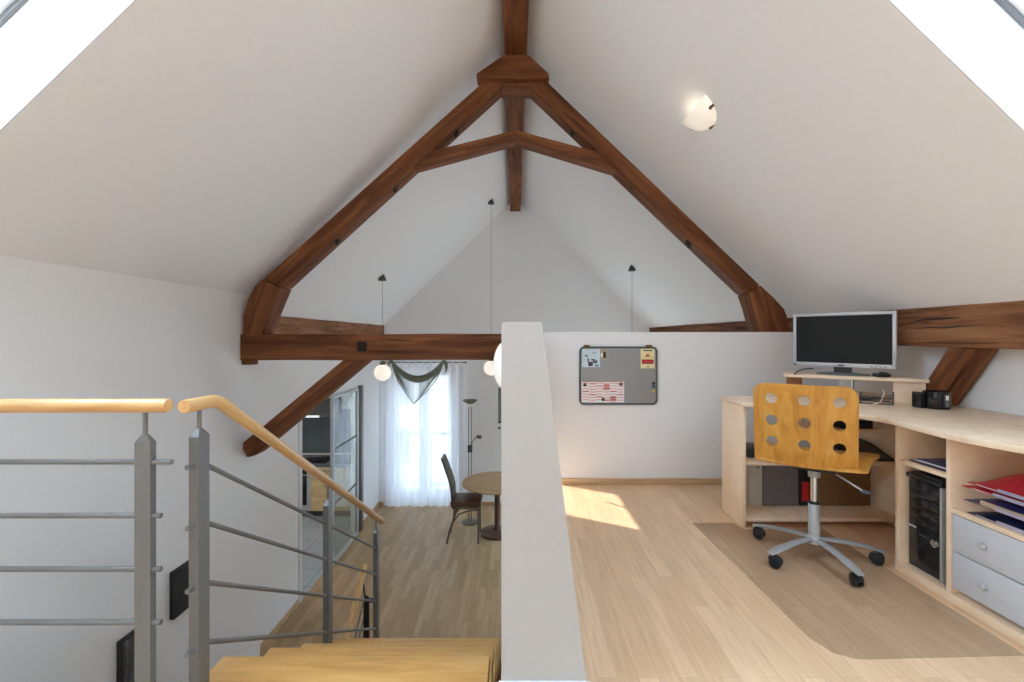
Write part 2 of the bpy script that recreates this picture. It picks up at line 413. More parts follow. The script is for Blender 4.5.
# far left wall with the kitchen doorway (Y 4.92..6.68, up to Z .35)
D0, D1, DZ = 4.93, 6.68, .345
mb = MB().box((XLF - .10, 3.74, ZL), (XLF, D0, zt(XLF))).box((XLF - .10, D1, ZL), (XLF, YG, zt(XLF))).box((XLF - .10, D0, DZ), (XLF, D1, zt(XLF)))
struct('wall_left_far', mb, M['wall'], smooth=0)
RW = (5.7, 7.1, ZL + .15, .45)
struct('wall_right', MB().box((XR, YB, ZL), (XR + TH, RW[0], zt(XR))).box((XR, RW[1], ZL), (XR + TH, YG, zt(XR))).box((XR, RW[0], ZL), (XR + TH, RW[1], RW[2])).box((XR, RW[0], RW[3]), (XR + TH, RW[1], zt(XR))), M['wall'], smooth=0)
wn += 1; mb = MB(); xw = XR + .10  # unseen window, added to brighten the lower room
for k in range(3):
    y = RW[0] + (RW[1] - RW[0] - .06) * k / 2; mb.box((xw, y, RW[2]), (xw + .07, y + .06, RW[3]))
mb.box((xw, RW[0], RW[2]), (xw + .07, RW[1], RW[2] + .06)).box((xw, RW[0], RW[3] - .06), (xw + .07, RW[1], RW[3]))
w = struct('window_%d' % wn, mb, M['winwhite'], smooth=0)
for k in range(2):
    y = RW[0] + (RW[1] - RW[0] - .06) * k / 2 + .06; y2 = RW[0] + (RW[1] - RW[0] - .06) * (k + 1) / 2
    MB().box((xw + .03, y, RW[2] + .06), (xw + .036, y2, RW[3] - .06)).build('glass_pane', M['pane'], w, smooth=0)
pl_ = bpy.data.lights.new('sky_portal', 'AREA'); pl_.shape = 'RECTANGLE'; pl_.size = RW[3] - RW[2]; pl_.size_y = RW[1] - RW[0]; pl_.cycles.is_portal = True
po = bpy.data.objects.new('sky_portal', pl_); COL.objects.link(po); po.location = (XR + TH + .05, (RW[0] + RW[1]) / 2, (RW[2] + RW[3]) / 2)
po.matrix_world = Matrix.Translation(po.location) @ Matrix(((0, 0, 1), (0, 1, 0), (-1, 0, 0))).to_4x4()
# gable with the French window opening
WX0, WX1, WZ0, WZ1 = (390 - CX) * YG / F, (456 - CX) * YG / F, ZL + .03, ZL + 2.33
def gable(name, y0, y1, holes):
    a, b = XLF - .1, XR + .05
    mb = MB(); xs = [a] + [v for h in holes for v in h[:2]] + [b]
    def col(x0, x1, z0):
        pts = [(x0, z0), (x1, z0), (x1, zt(x1))] + ([(0, zt(0))] if x0 < 0 < x1 else []) + [(x0, zt(x0))]
        mb.prism(pts, y0, y1, 'y')
    for i in range(len(holes) + 1): col(xs[2 * i], xs[2 * i + 1], ZL - .05)
    for h in holes:
        col(h[0], h[1], h[3]); mb.box((h[0], y0, ZL - .05), (h[1], y1, h[2]))
    return struct(name, mb, M['wall'], smooth=0)
W2 = (.55, 1.75)
gable('wall_back', YG, YG + TH, [(WX0, WX1, WZ0, WZ1), (W2[0], W2[1], WZ0, WZ1)])
BW, BZ0, BZ1 = 1.75, .12, 1.72
gable('wall_front', YB - TH, YB, [(-BW, BW, BZ0, BZ1)])
# unseen window behind the camera, added to light ceiling and half wall
wn += 1
mb = MB()
for x0, x1, z0, z1 in ((-BW, -BW + .06, BZ0, BZ1), (BW - .06, BW, BZ0, BZ1), (-BW + .06, BW - .06, BZ0, BZ0 + .06), (-BW + .06, BW - .06, BZ1 - .06, BZ1), (-.6, -.54, BZ0 + .06, BZ1 - .06), (.54, .6, BZ0 + .06, BZ1 - .06)):
    mb.box((x0, YB - .12, z0), (x1, YB - .05, z1))
w = struct('window_%d' % wn, mb, M['winwhite'], smooth=0)
MB().box((-BW + .06, YB - .088, BZ0 + .06), (BW - .06, YB - .08, BZ1 - .06)).build('glass_pane', M['pane'], w, smooth=0)
portal(Vector((0, YB - .2, (BZ0 + BZ1) / 2)), Vector((0, 1, 0)), 2 * BW, BZ1 - BZ0)

# floors
struct('floor', MB().box((XM, YB, -.22), (XR, 3.40, 0)).box((XL, YB, -.22), (XM, 1.262, 0)), M['floor'], smooth=0)
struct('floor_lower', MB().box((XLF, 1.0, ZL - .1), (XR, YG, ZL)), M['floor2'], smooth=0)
struct('wall_landing', MB().box((XL, 1.12, ZL), (XM, 1.24, -.22)), M['wall'], smooth=0)

# thick partition between the stairs and the study: wider at its foot than at its top
PY0, PY1, PT = 1.39, 3.40, 1.146
pt = MB()
n = 1
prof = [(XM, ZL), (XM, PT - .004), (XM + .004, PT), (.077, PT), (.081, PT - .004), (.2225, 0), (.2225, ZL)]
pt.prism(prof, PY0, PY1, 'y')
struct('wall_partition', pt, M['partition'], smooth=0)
struct('baseboard_partition', MB().box((XM - .009, PY0 - .010, .0005), (.230, PY0 - .0005, .052), .003), M['reveal'])
# half wall towards the lower room
struct('wall_study', MB().box((XM, 3.401, ZL), (XR - .0005, 3.462, 1.137), .003), M['wall'], smooth=0)
struct('baseboard_study', MB().box((.22, 3.386, .0005), (XR - .001, 3.4005, .046), .003), M['base'], grain=(1, 0, 0))
struct('baseboard_back', MB().box((WX1 + .06, YG - .014, ZL), (W2[0] - .06, YG - .0005, ZL + .06), .003).box((XLF + .001, YG - .014, ZL), (WX0 - .06, YG - .0005, ZL + .06), .003), M['base'], grain=(1, 0, 0))
struct('baseboard_left', MB().box((XLF + .0005, 3.745, ZL), (XLF + .014, D0 - .08, ZL + .06), .003).box((XLF + .0005, D1 + .14, ZL), (XLF + .014, YG - .02, ZL + .06), .003), M['base'], grain=(0, 1, 0))

# ------------------------------------------------------------------ roof timbers
Yt = 3.47
def T(x, y): return ((x - CX) * Yt / F, EYE - (y - CY) * Yt / F)
def timber(name, label, mb, grain, m='beam', cat='roof beam', parent=None, group=None):
    o = mb.build(name, M[m], parent, smooth=25, grain=grain)
    if not parent: tag(o, label, cat, group, 'thing')
    return o
def rough_bar(L, w, h, amp=.004, n=22):
    """hand-hewn bar along local X, origin in the middle"""
    bm = bmesh.new(); bmesh.ops.create_cube(bm, size=1)
    for v in bm.verts: v.co = Vector((v.co.x * L, v.co.y * w, v.co.z * h))
    bmesh.ops.bevel(bm, geom=[e for e in bm.edges if abs((e.verts[0].co - e.verts[1].co).x) > L * .5], offset=.007, segments=1, affect='EDGES')
    for i in range(1, n):
        x = -L / 2 + L * i / n
        bmesh.ops.bisect_plane(bm, geom=bm.verts[:] + bm.edges[:] + bm.faces[:], plane_co=(x, 0, 0), plane_no=(1, 0, 0))
    ph = [random.uniform(0, 6) for _ in range(6)]
    for v in bm.verts:
        x = v.co.x
        v.co.y += amp * math.sin(2.1 * x + ph[0]) + .5 * amp * math.sin(7 * x + ph[1] + (1.7 if v.co.z > 0 else 0)) + random.uniform(-.2, .2) * amp
        v.co.z += .8 * amp * math.sin(1.7 * x + ph[2]) + .5 * amp * math.sin(6 * x + ph[3] + (1.7 if v.co.y > 0 else 0)) + random.uniform(-.2, .2) * amp
    return bm
def bar(name, p0, p1, w, h, label, m='beam', up=(0, 0, 1), parent=None, amp=.004, cat='roof beam', group=None):
    p0, p1 = Vector(p0), Vector(p1); d = (p1 - p0).normalized(); upv = Vector(up)
    yv = upv.cross(d).normalized(); zv = d.cross(yv)
    Tm = Matrix.Translation((p0 + p1) / 2) @ Matrix((d, yv, zv)).transposed().to_4x4()
    mb = MB().bm(rough_bar((p1 - p0).length, w, h, amp))
    o = mb.build(name, M[m], None, smooth=25); o.matrix_world = Tm; PW[o.name] = Tm
    if parent: o.parent = parent; o.matrix_parent_inverse = PW[parent.name].inverted()
    elif label: tag(o, label, cat, group, 'thing')
    return o

bar('ridge_beam', (0, YB + .02, RZ - .115), (0, YG - .003, RZ - .115), .168, .23, 'brown timber ridge beam running along the peak of the ceiling', amp=.003)

def poly_bar(name, pts, y0, y1, grain, label, bolts=(), m='beam'):
    o = timber(name, label, MB().prism([T(*p) for p in pts], y0, y1, 'y', .006), grain, m)
    for (bx, by) in bolts:
        c = at(bx, by, Yt + .07)
        b = MB().box((c.x - .022, c.y - .024, c.z - .020), (c.x + .022, c.y + .024, c.z + .030), .006)
        b.tube([(c.x, c.y, c.z - .04), (c.x, c.y, c.z + .03)], .012, 8)
        b.build('bolt', M['iron'], o)
    return o
def rafter_pts(sgn, x0, y0, x1, y1, wid):
    dx, dy = x1 - x0, y1 - y0; l = math.hypot(dx, dy); nx, ny = -dy / l, dx / l
    if ny < 0: nx, ny = -nx, -ny
    return [(x0, y0), (x1, y1), (x1 + nx * wid, y1 + ny * wid), (x0 + nx * wid, y0 + ny * wid)]
poly_bar('rafter', [(263, 279), (507, 60), (510, 78), (281, 287)], Yt + .002, Yt + .165, (.76, 0, .68), 'long brown timber rafter on the stair side of the roof truss', ((456, 132), (395, 187), (337, 240)))
poly_bar('rafter', [(760, 285), (527, 62), (521, 78), (747, 293)], Yt + .002, Yt + .165, (-.76, 0, .68), 'long brown timber rafter on the desk side of the roof truss', ((573, 131), (632, 185), (689, 243)))
poly_bar('rafter_knee', [(262.5, 279.5), (281, 287.5), (274, 304), (261, 335.5), (243, 335.5), (244, 316), (248.5, 299), (255, 287)], Yt - .01, Yt + .17, (.3, 0, .95), 'curved timber rafter foot standing on the tie beam')
poly_bar('rafter_knee', [(760.5, 285.5), (748, 293.5), (753, 308), (760, 334), (790, 334), (789, 322), (784, 309), (774, 298)], Yt - .005, Yt + .17, (-.3, 0, .95), 'curved timber rafter foot behind the white half wall and monitor')
poly_bar('truss_strut', [(516, 128.5), (400, 157.5), (404, 169), (516, 138.5)], Yt + .02, Yt + .15, (.97, 0, .25), 'short slanting timber strut below the peak on the stair side', m='beam')
poly_bar('truss_strut', [(515.5, 128.5), (622, 157), (622, 171), (515.5, 138.5)], Yt + .02, Yt + .15, (-.97, 0, .25), 'short slanting timber strut below the peak on the desk side', m='beam')
poly_bar('gusset_block', [(505, 59), (528, 59), (548, 77.5), (549, 82), (477, 82), (477.5, 77.5)], Yt - .06, Yt + .05, (1, 0, 0), 'trapezoid timber block joining the two rafters at the peak')
poly_bar('collar_block', [(499, 83), (535, 83), (532, 88), (502, 88)], Yt - .003, Yt + .16, (1, 0, 0), 'small horizontal timber block tucked under the trapezoid peak block', m='beam')
# tie beam
zt0, zt1 = EYE - 23 * Yt / F, EYE + 3 * Yt / F
tb = bar('tie_beam', (XL + .004, Yt + .082, (zt0 + zt1) / 2), (XR - .03, Yt + .082, (zt0 + zt1) / 2), .165, zt1 - zt0, 'thick horizontal timber tie beam crossing above the stairs', amp=.003)
c = at(362, 346.5, Yt)
MB().box((c.x - .036, c.y - .008, c.z - .036), (c.x + .036, c.y + .004, c.z + .036), .004).tube([(c.x, c.y - .022, c.z), (c.x, c.y, c.z)], .016, 6).build('bolt_plate', M['iron'], tb)
c = at(249, 362, Yt + .05)
MB().box((c.x - .045, c.y - .03, c.z - .02), (c.x + .045, c.y + .05, c.z + .03), .005).build('peg', M['beam'], tb)
# diagonal brace under the tie beam at the left wall
poly_bar('diagonal_brace', [(342, 360.5), (368, 360.5), (254, 456), (246, 458), (242, 449), (242, 443)], Yt + .012, Yt + .15, (.77, 0, .64), 'diagonal timber brace between the stair wall and the tie beam')
# purlins
XP = 2.232
bar('purlin', (-(XP + .10), 3.66, EYE + .20 - .11), (-(XP + .10), YG - .003, EYE + .20 - .11), .2, .22, 'timber purlin above the kitchen doorway wall, behind the tie beam', 'beamlight', amp=.003)
bar('purlin', (2.272 + .08, 3.66, EYE + .16 - .1), (2.272 + .08, YG - .003, EYE + .16 - .1), .16, .2, 'timber purlin in the lower room seen just above the white half wall', 'beam', amp=.003)
pur = bar('purlin', (2.272 + .08, YB + .01, EYE + .166 - .11), (2.272 + .08, 3.40, EYE + .166 - .11), .16, .218, 'thick cracked timber purlin above the desk beside the monitor', 'beamlight', amp=.003)
def crack(pts):
    P = [at(x, y, 2.2735 * F / (x - CX)) for x, y in pts]; n = len(P)
    return MB().tube(P, [.0012 + .0042 * math.sin(math.pi * i / (n - 1)) for i in range(n)], 6)
crack([(899, 330.5), (912, 328.8), (930, 327.6), (945, 327.8), (958, 326.4), (975, 325.6), (992, 323.0), (1008, 321.6), (1022, 320.4), (1040, 318)]).build('crack', M['black'], pur)
crack([(899, 325), (912, 323), (924, 319.5), (940, 318.6), (955, 317.8), (966, 318.4), (978, 315.8)]).build('crack', M['black'], pur)
# knee brace under the study purlin, ends on the desk
mb = MB().prism([(2.256, 1.043), (2.395, 1.043), (2.606, .7275), (2.467, .7275)], 2.275, 2.405, 'x', .006)
timber('knee_brace', 'steep timber knee brace rising from the desk to the purlin', mb, (0, -.55, .83), 'beam')

# ------------------------------------------------------------------ stairs
st = thing('staircase', 'golden beech staircase leading down beside the white partition', 'staircase', (-.55, 1.57, ZL))
RISE, GO = .1754, .285
for i in range(10):
    yn = (1.571, 1.873, 2.159, 2.453)[i] if i < 4 else (EYE + RISE * i) / .6605
    zz = -RISE * i
    MB().box((-1.008, yn - .305, zz - .042), (-.088, yn, zz), .006).build('tread', M['tread'], st, grain=(1, 0, 0))
for x0, nm in ((-.93, 'stringer'), (-.22, 'stringer')):
    pl = [(1.30, -.045), (1.30, -.22), (4.05, -.22 - RISE / GO * 2.75), (4.12, ZL + .001), (4.14, -.045 - RISE / GO * 2.84 + .02)]
    pl = [(1.262, -.06), (1.262, -.24), (3.62, ZL + .001), (4.02, ZL + .001), (4.02, -.06 - .615 * (4.02 - 1.262))]
    MB().prism(pl, x0 - .02, x0 + .02, 'x').build(nm, M['stringer'], st, smooth=0)

def post(mb, x, y, z0, z1, wx, wy):
    """flat bar with a pointed roof-shaped top"""
    hx, hy = wx / 2, wy / 2; sh = .022
    vs = [(x-hx,y-hy,z0),(x+hx,y-hy,z0),(x+hx,y+hy,z0),(x-hx,y+hy,z0),(x-hx,y-hy,z1-sh),(x+hx,y-hy,z1-sh),(x+hx,y+hy,z1-sh),(x-hx,y+hy,z1-sh),
          (x-hx*.35,y-hy*.35,z1),(x+hx*.35,y-hy*.35,z1),(x+hx*.35,y+hy*.35,z1),(x-hx*.35,y+hy*.35,z1)]
    mb._add(vs, [(0,3,2,1),(0,1,5,4),(1,2,6,5),(2,3,7,6),(3,0,4,7),(4,5,9,8),(5,6,10,9),(6,7,11,10),(7,4,8,11),(8,9,10,11)])
    return mb
# landing railing across the stairwell
lr = thing('landing_railing', 'level steel railing with a beech handrail across the stairwell edge', 'railing', (-1.5, 1.20, 0))
YR = 1.32
p = post(MB(), -1.082, YR + .01, -.21, .815, .046, .022)
p.box((-1.10, 1.2405, -.2), (-1.064, YR + .005, -.17)).box((-1.10, 1.2405, -.1), (-1.064, YR + .005, -.07))
p.build('post', M['steel'], lr, smooth=0)
p = post(MB(), -1.98, YR + .01, -.21, .815, .046, .022)
p.box((-2.0, 1.2405, -.2), (-1.96, YR + .005, -.17)); p.build('post', M['steel'], lr, smooth=0)
for x in (-1.082, -1.98): MB().tube([(x, YR + .01, .81), (x, YR + .01, .885)], .0065, 10).build('handrail_pin', M['steel'], lr)
MB().tube([(XL + .004, YR + .01, .898), (-1.020, YR + .01, .900), (-1.014, YR + .01, .900)], [.0205, .0205, .0185], 24).build('handrail', M['rail'], lr, grain=(1, 0, 0))
for i, z in enumerate((.735, .578, .422, .266)):
    MB().tube([(XL + .004, YR + .010, z), ((-1.004 if i == 0 else -1.036), YR + .010, z)], .0078, 12).build('rod', M['steel'], lr)
# stair railing
sr = thing('stair_railing', 'sloping steel railing with a beech handrail beside the stairs', 'railing', (-1.02, 1.43, -.1))
RX = -.984; SL = RISE / GO
for yy, zb, ztp in ((1.416, .0006, .815), (2.385, -.5685, .815 - SL * (2.385 - 1.46)), (3.215, -1.0946, .815 - SL * (3.215 - 1.46) + .01)):
    p = post(MB(), RX, yy, zb if yy < 2 else zb + .0428, ztp, .03, .05)
    p.build('post', M['steel'] if yy < 2 else M['steeldark'], sr, smooth=0)
    zr = .89 if yy < 1.5 else .885 - SL * (yy - 1.504)
    MB().tube([(RX, yy, ztp - .01), (RX, yy, zr - .012)], .0065, 10).build('handrail_pin', M['steel'], sr)
hp = [(RX, 1.350, .893), (RX, 1.355, .893), (RX, 1.48, .892), (RX, 1.505, .886), (RX, 1.53, .873), (RX, 3.36, .873 - .62 * 1.83), (RX, 3.366, .873 - .62 * 1.836)]
MB().tube(hp, [.0185, .0205, .0205, .0205, .0205, .0205, .018], 24).build('handrail', M['rail'], sr, grain=(0, .85, -.52))
for z in (.704, .520, .330, .140):
    pts = [(RX - .002, 1.366, z + .004), (RX - .002, 1.395, z + .003), (RX, 1.44, z - .006), (RX, 3.222, z - .006 - SL * 1.782)]
    MB().tube(pts, .0078, 12).build('rod', M['steel'], sr)
# lower handrail seen under the stair railing
lw = thing('basement_handrail', 'short beech handrail on a dark post below the stair railing', 'railing', (-1.28, 3.78, ZL))
MB().tube([at(365, 564, 3.80), at(364.5, 566, 3.79), at(347, 641, 3.40), at(341, 666, 3.28)], [.02, .024, .024, .024], 16).build('handrail', M['rail'], lw, grain=(0, .74, .67))
a = at(366.5, 598, 3.80)
post(MB(), a.x, a.y, ZL + .001, a.z + .02, .045, .02).box((a.x - .01, a.y - .008, a.z - .035), (a.x + .085, a.y + .008, a.z - .003)).tube([(a.x - .03, a.y, a.z + .14), (a.x - .012, a.y, a.z)], .007, 8).build('post', M['black'], lw, smooth=0)
b = at(347, 655, 3.36)
MB().tube([(b.x, b.y, ZL + .001), (b.x, b.y, b.z + .02)], .012, 10).build('post', M['black'], lw)
for dz in (.16, .30):
    MB().tube([(a.x - .02, 3.78, a.z + .14 - dz), (b.x, 3.37, b.z + .04 - dz)], .006, 8).build('rod', M['steeldark'], lw)

# two canvases on the stair wall
for (yy, y1, za, zb, lab) in ((2.76, 3.04, -.33, -.617, 'square black canvas on the stair wall, the one farther down the room'),
                              (2.392, 2.61, -.505, -.80, 'grey marbled picture low on the stair wall behind the landing railing')):
    cv = thing('wall_picture', lab, 'picture', (XL, yy, zb))
    MB().box((XL + .0008, yy, zb), (XL + .028, y1, za), .002).build('canvas', M['canvas'], cv)
    if yy < 2.5:
        mm = wood('marbled_print', lin(40, 40, 42), lin(74, 74, 76), lin(120, 120, 120), (6, 6, 2), 2, .5, 2, False, 0)
        MB().box((XL + .0282, yy + .012, zb + .012), (XL + .0295, y1 - .012, za - .012)).build('print', mm, cv)

# ------------------------------------------------------------------ lamps
def dome(n=14, R=.145, h=.082):
    return [(R * math.sin(math.pi / 2 * i / n), h * math.cos(math.pi / 2 * i / n)) for i in range(n + 1)]
# half-bowl lamp on the right slope
LX, LY = 1.055, 2.665
c = Vector((LX, LY, roofz(LX)))
sdir, nin, ydir = Vector((CS, 0, -SN)), Vector((-SN, 0, -CS)), Vector((0, 1, 0))
Rm = Matrix((sdir, ydir, nin)).transposed()
wl = thing('wall_lamp', 'lit half-bowl glass lamp on the sloping ceiling above the desk', 'lamp', tuple(c))
wl_s = MB()
PR = dome()
wl_s.lathe(PR, c, 24, Rm, -math.pi / 2, math.pi / 2)
wl_s.lathe([(r * .965, z * .955) for r, z in PR], c, 24, Rm, -math.pi / 2, math.pi / 2)
wl_s.build('lamp_shade', M['dome'], wl)
b = MB().lathe([(0, .004), (.10, .004), (.10, .0006), (0, .0006)], c + sdir * .03, 24, Rm, -math.pi / 2, math.pi / 2)
b.build('back_plate', M['whiteplastic'], wl)
for an in (-62, 0, 62):
    q = c + (sdir * math.cos(math.radians(an)) + ydir * math.sin(math.radians(an))) * .143
    MB().tube([q + nin * .001, q + nin * .02], .009, 10).sphere(q + nin * .022, .010, 12).build('clip', M['bronze'], wl)
q = c + sdir * .045 + nin * .034
MB().sphere(q, .016, 14, 1, 1.6, 1).build('bulb', M['bulb'], wl)
# round glass lamp on the stair side of the partition
c2 = Vector((XM, 2.5, .945))
R2 = Matrix(((0, 0, -1), (0, 1, 0), (1, 0, 0)))
w2 = thing('wall_lamp', 'lit round glass lamp on the stair side of the white partition', 'lamp', tuple(c2))
MB().lathe([(r * .136 / .145, .004 + z * .075 / .082) for r, z in dome()], c2, 32, R2).build('lamp_shade', M['dome'], w2)
MB().lathe([(0, .004), (.141, .004), (.141, .0006), (0, .0006)], c2, 32, R2).build('back_plate', M['bronze'], w2)
# pendants
def pendant(cx, cy, zg, r, label, hidden=False):
    z = roofz(cx)
    p = thing('pendant_lamp', label, 'pendant lamp', (cx, cy, z), group=None)
    sg = 1 if cx > 0 else -1
    tilt = Matrix.Rotation(0, 3, 'Y')
    MB().lathe([(.0, .0), (.012, -.002), (.035, -.05), (.05, -.09), (.045, -.093), (0, -.085)], (cx, cy, z + .03), 20, tilt).build('ceiling_cap', M['darkgrey'], p)
    MB().tube([(cx, cy, z - .05), (cx, cy, zg + r + .03)], .0025, 8).build('cable', M['gasket'], p)
    MB().lathe([(0, .055), (.02, .055), (.032, .04), (.034, 0), (0, 0)], (cx, cy, zg + r - .012), 20).build('lamp_holder', M['bronze'], p)
    MB().sphere((cx, cy, zg), r, 32).build('globe', M['globe'], p)
    return p
pendant(-1.655, 5.66, EYE - 35.5 / F * 5.66, .103, 'opal globe pendant beside the curtained window')
pendant(-.357, 6.68, EYE - 31 / F * 6.68, .11, 'opal globe pendant half hidden beside the white partition')
pendant(1.50, 5.86, .55, .10, 'thin pendant cable hanging behind the white half wall above the board')

# ------------------------------------------------------------------ French window, curtain, scarf
fy = YG + .10
def french_window(X0, X1):
    global wn; wn += 1
    mb = MB()
    for x0, x1, z0, z1 in ((X0, X0 + .05, WZ0, WZ1), (X1 - .05, X1, WZ0, WZ1), (X0 + .05, X1 - .05, WZ0, WZ0 + .05), (X0 + .05, X1 - .05, WZ1 - .05, WZ1)):
        mb.box((x0, fy, z0), (x1, fy + .07, z1), .004)
    w = struct('window_%d' % wn, mb, M['winwhite'])
    xm = (X0 + X1) / 2
    for a, b in ((X0 + .05, xm), (xm, X1 - .05)):
        mb = MB(); za, zb = WZ0 + .05, WZ1 - .05; t = .09
        for x0, x1, z0, z1 in ((a, a + t, za, zb), (b - t, b, za, zb), (a + t, b - t, za, za + .16), (a + t, b - t, zb - t, zb)):
            mb.box((x0 + .001, fy - .012, z0), (x1 - .001, fy + .05, z1), .004)
        s_ = mb.build('sash', M['winwhite'], w)
        MB().box((a + t, fy + .018, za + .16), (b - t, fy + .024, zb - t)).build('glass_pane', M['pane'], s_, smooth=0)
    MB().box((xm - .012, fy - .03, WZ0 + 1.0), (xm + .012, fy - .012, WZ0 + 1.12), .004).box((xm - .008, fy - .05, WZ0 + 1.07), (xm + .09, fy - .034, WZ0 + 1.09), .004).build('window_handle', M['silver'], w)
    portal(Vector((xm, YG + TH + .05, (WZ0 + WZ1) / 2)), Vector((0, -1, 0)), X1 - X0, WZ1 - WZ0)
    return xm
xm = french_window(WX0, WX1)
french_window(*W2)  # second one is hidden from view, added for more light downstairs
# balcony railing with crossed bars outside
bal = thing('balcony_railing', 'balcony railing with crossed bars outside the curtained window', 'railing', (xm, YG + .75, ZL))
by = YG + .75; bz = ZL + 1.04
MB().box((WX0 - .5, by, bz), (WX1 + .5, by + .045, bz + .03)).build('top_rail', M['steeldark'], bal, smooth=0)
MB().box((WX0 - .5, by, ZL + .1), (WX1 + .5, by + .03, ZL + .13)).build('bottom_rail', M['steeldark'], bal, smooth=0)
for k in range(5):
    x = WX0 - .5 + (WX1 - WX0 + 1.0) * k / 4
    MB().box((x - .012, by, ZL - .05), (x + .012, by + .03, bz)).build('post', M['steeldark'], bal, smooth=0)
    if k < 4:
        x2 = WX0 - .5 + (WX1 - WX0 + 1.0) * (k + 1) / 4
        MB().tube([(x, by + .015, ZL + .12), (x2, by + .015, bz)], .007, 8).tube([(x2, by + .015, ZL + .12), (x, by + .015, bz)], .007, 8).build('cross_bars', M['steeldark'], bal)
struct('floor_balcony', MB().box((WX0 - .8, YG + TH, ZL - .2), (WX1 + .8, YG + .95, ZL - .06)), M['plaster'], smooth=0)
# pale building across the street
bd = thing('building', 'pale apartment facade across the street beyond the curtained window', 'building', (-3, 22, -6))
MB().box((-14, 22, -7), (14, 24, 5.5)).build('facade', M['plaster'], bd, smooth=0)
for i in range(5):
    for zz in (-5, -2.2):
        MB().box((-9.5 + 3.2 * i, 21.96, zz), (-8.3 + 3.2 * i, 22.02, zz + 1.7)).build('window_pane', M['inkgrey'], bd, smooth=0)
# curtain
cx0, cx1, cz0, cz1 = (383.5 - CX) * 7.66 / F, (464 - CX) * 7.66 / F, ZL + .006, EYE - 29 * 7.66 / F
def cur(u, v):
    ph = u * 62; d = .020 * math.sin(ph) + .012 * math.sin(ph * .37 + 1.3) + .006 * math.sin(ph * 2.3 + v)
    return (cx0 + (cx1 - cx0) * u + .008 * math.sin(ph * .6) * (1 - v), 7.655 + d * (.5 + .7 * (1 - v)), cz0 + (cz1 - cz0) * v)
ct = thing('sheer_curtain', 'white sheer curtain hanging to the floor over the tall window', 'curtain', ((cx0 + cx1) / 2, 7.66, cz0))
MB().grid(cur, 300, 16).build('cloth', M['sheer'], ct, smooth=80)
zr = cz1 + .06
for k in range(11):
    u = (k + .5) / 11; x = cx0 + (cx1 - cx0) * u
    MB().tube([(x, 7.655 + .016 * math.cos(t), zr - .022 + .042 * math.sin(t)) for t in [i * math.pi / 6 for i in range(13)]], .011, 6, False).build('tab', M['whiteplastic'], ct)
rd = MB().tube([(cx0 - .02, 7.655, zr), (cx1 + .02, 7.655, zr)], .009, 12)
rd.sphere((cx0 - .03, 7.655, zr), .018, 12).sphere((cx1 + .03, 7.655, zr), .018, 12)
for x in (cx0 + .03, cx1 - .03): rd.tube([(x, 7.655, zr), (x, YG - .0005, zr)], .006, 8)
tag(rd.build('curtain_rod', M['steel']), 'thin rod above the tall window carrying the sheer curtain', 'curtain rod')
# scarf swag
SY = 7.585
def S(x, y): return at(x, y, SY)
sw = thing('scarf_swag', 'dark green fringed scarf draped over the sheer curtain', 'scarf', tuple(S(417, 362)))
def sag(x0, y0, x1, y1, drop, vee, n=24):
    out = []
    for i in range(n + 1):
        t = i / n; par = 4 * t * (1 - t); tri = 1 - abs(2 * t - 1) ** 1.05
        out.append(S(x0 + (x1 - x0) * t - (2.5 * par * vee), y0 + (y1 - y0) * t + drop * (par * (1 - vee) + tri * vee)))
    return out
mb = MB()
for k in range(4):
    mb.tube(sag(391.5 - .2 * k, 360 + .8 * k, 443.5 + .3 * k, 360 + .8 * k, 16.5 + 1.0 * k, 0), [.006 + .010 * math.sin(math.pi * (.12 + .76 * i / 24)) for i in range(25)], 8)
mb.build('draped_cloth', M['scarf'], sw)
mb = MB()
for k in range(10):
    t = (k + 1) / 10
    mb.tube(sag(391.5 + 2.2 * t, 362 + 9 * t, 443.5 - 2.0 * t, 362 + 8 * t, 20 + 13 * t, t ** 1.3), .0042, 6)
mb.tube([S(391.2, 361), S(394, 371), S(398, 381), S(405, 392), S(413.5, 404)], .0085, 6)
mb.tube([S(443.5, 361), S(440.5, 371), S(436, 380), S(427, 391), S(413.5, 404)], .0085, 6)
mb.build('fringe', M['scarf'], sw)
mb = MB().tube([S(444, 360.5), S(446, 363), S(446.5, 368), S(446, 373)], [.02, .03, .022, .004], 8)
mb.build('tail', M['scarf'], sw)
mb = MB().tube([S(391.5, 360.5), S(389.5, 362), S(388.8, 366)], [.02, .024, .006], 8)
mb.build('tail', M['scarf'], sw)
# slim hanging scarf tail farther along the gable
mb = MB().box(tuple(S(498.2, 423)), tuple(S(501.2, 388) + Vector((0, .03, 0))), .004)
tl = thing('hanging_scarf', 'narrow grey-green strip hanging on the far wall beside the white partition', 'scarf', tuple(S(499.5, 388)))
mb.build('cloth', M['scarf'], tl)
for yy in (422.3, 428):
    MB().sphere(S(499.2, yy), .022, 10).build('knob', M['black'], tl)

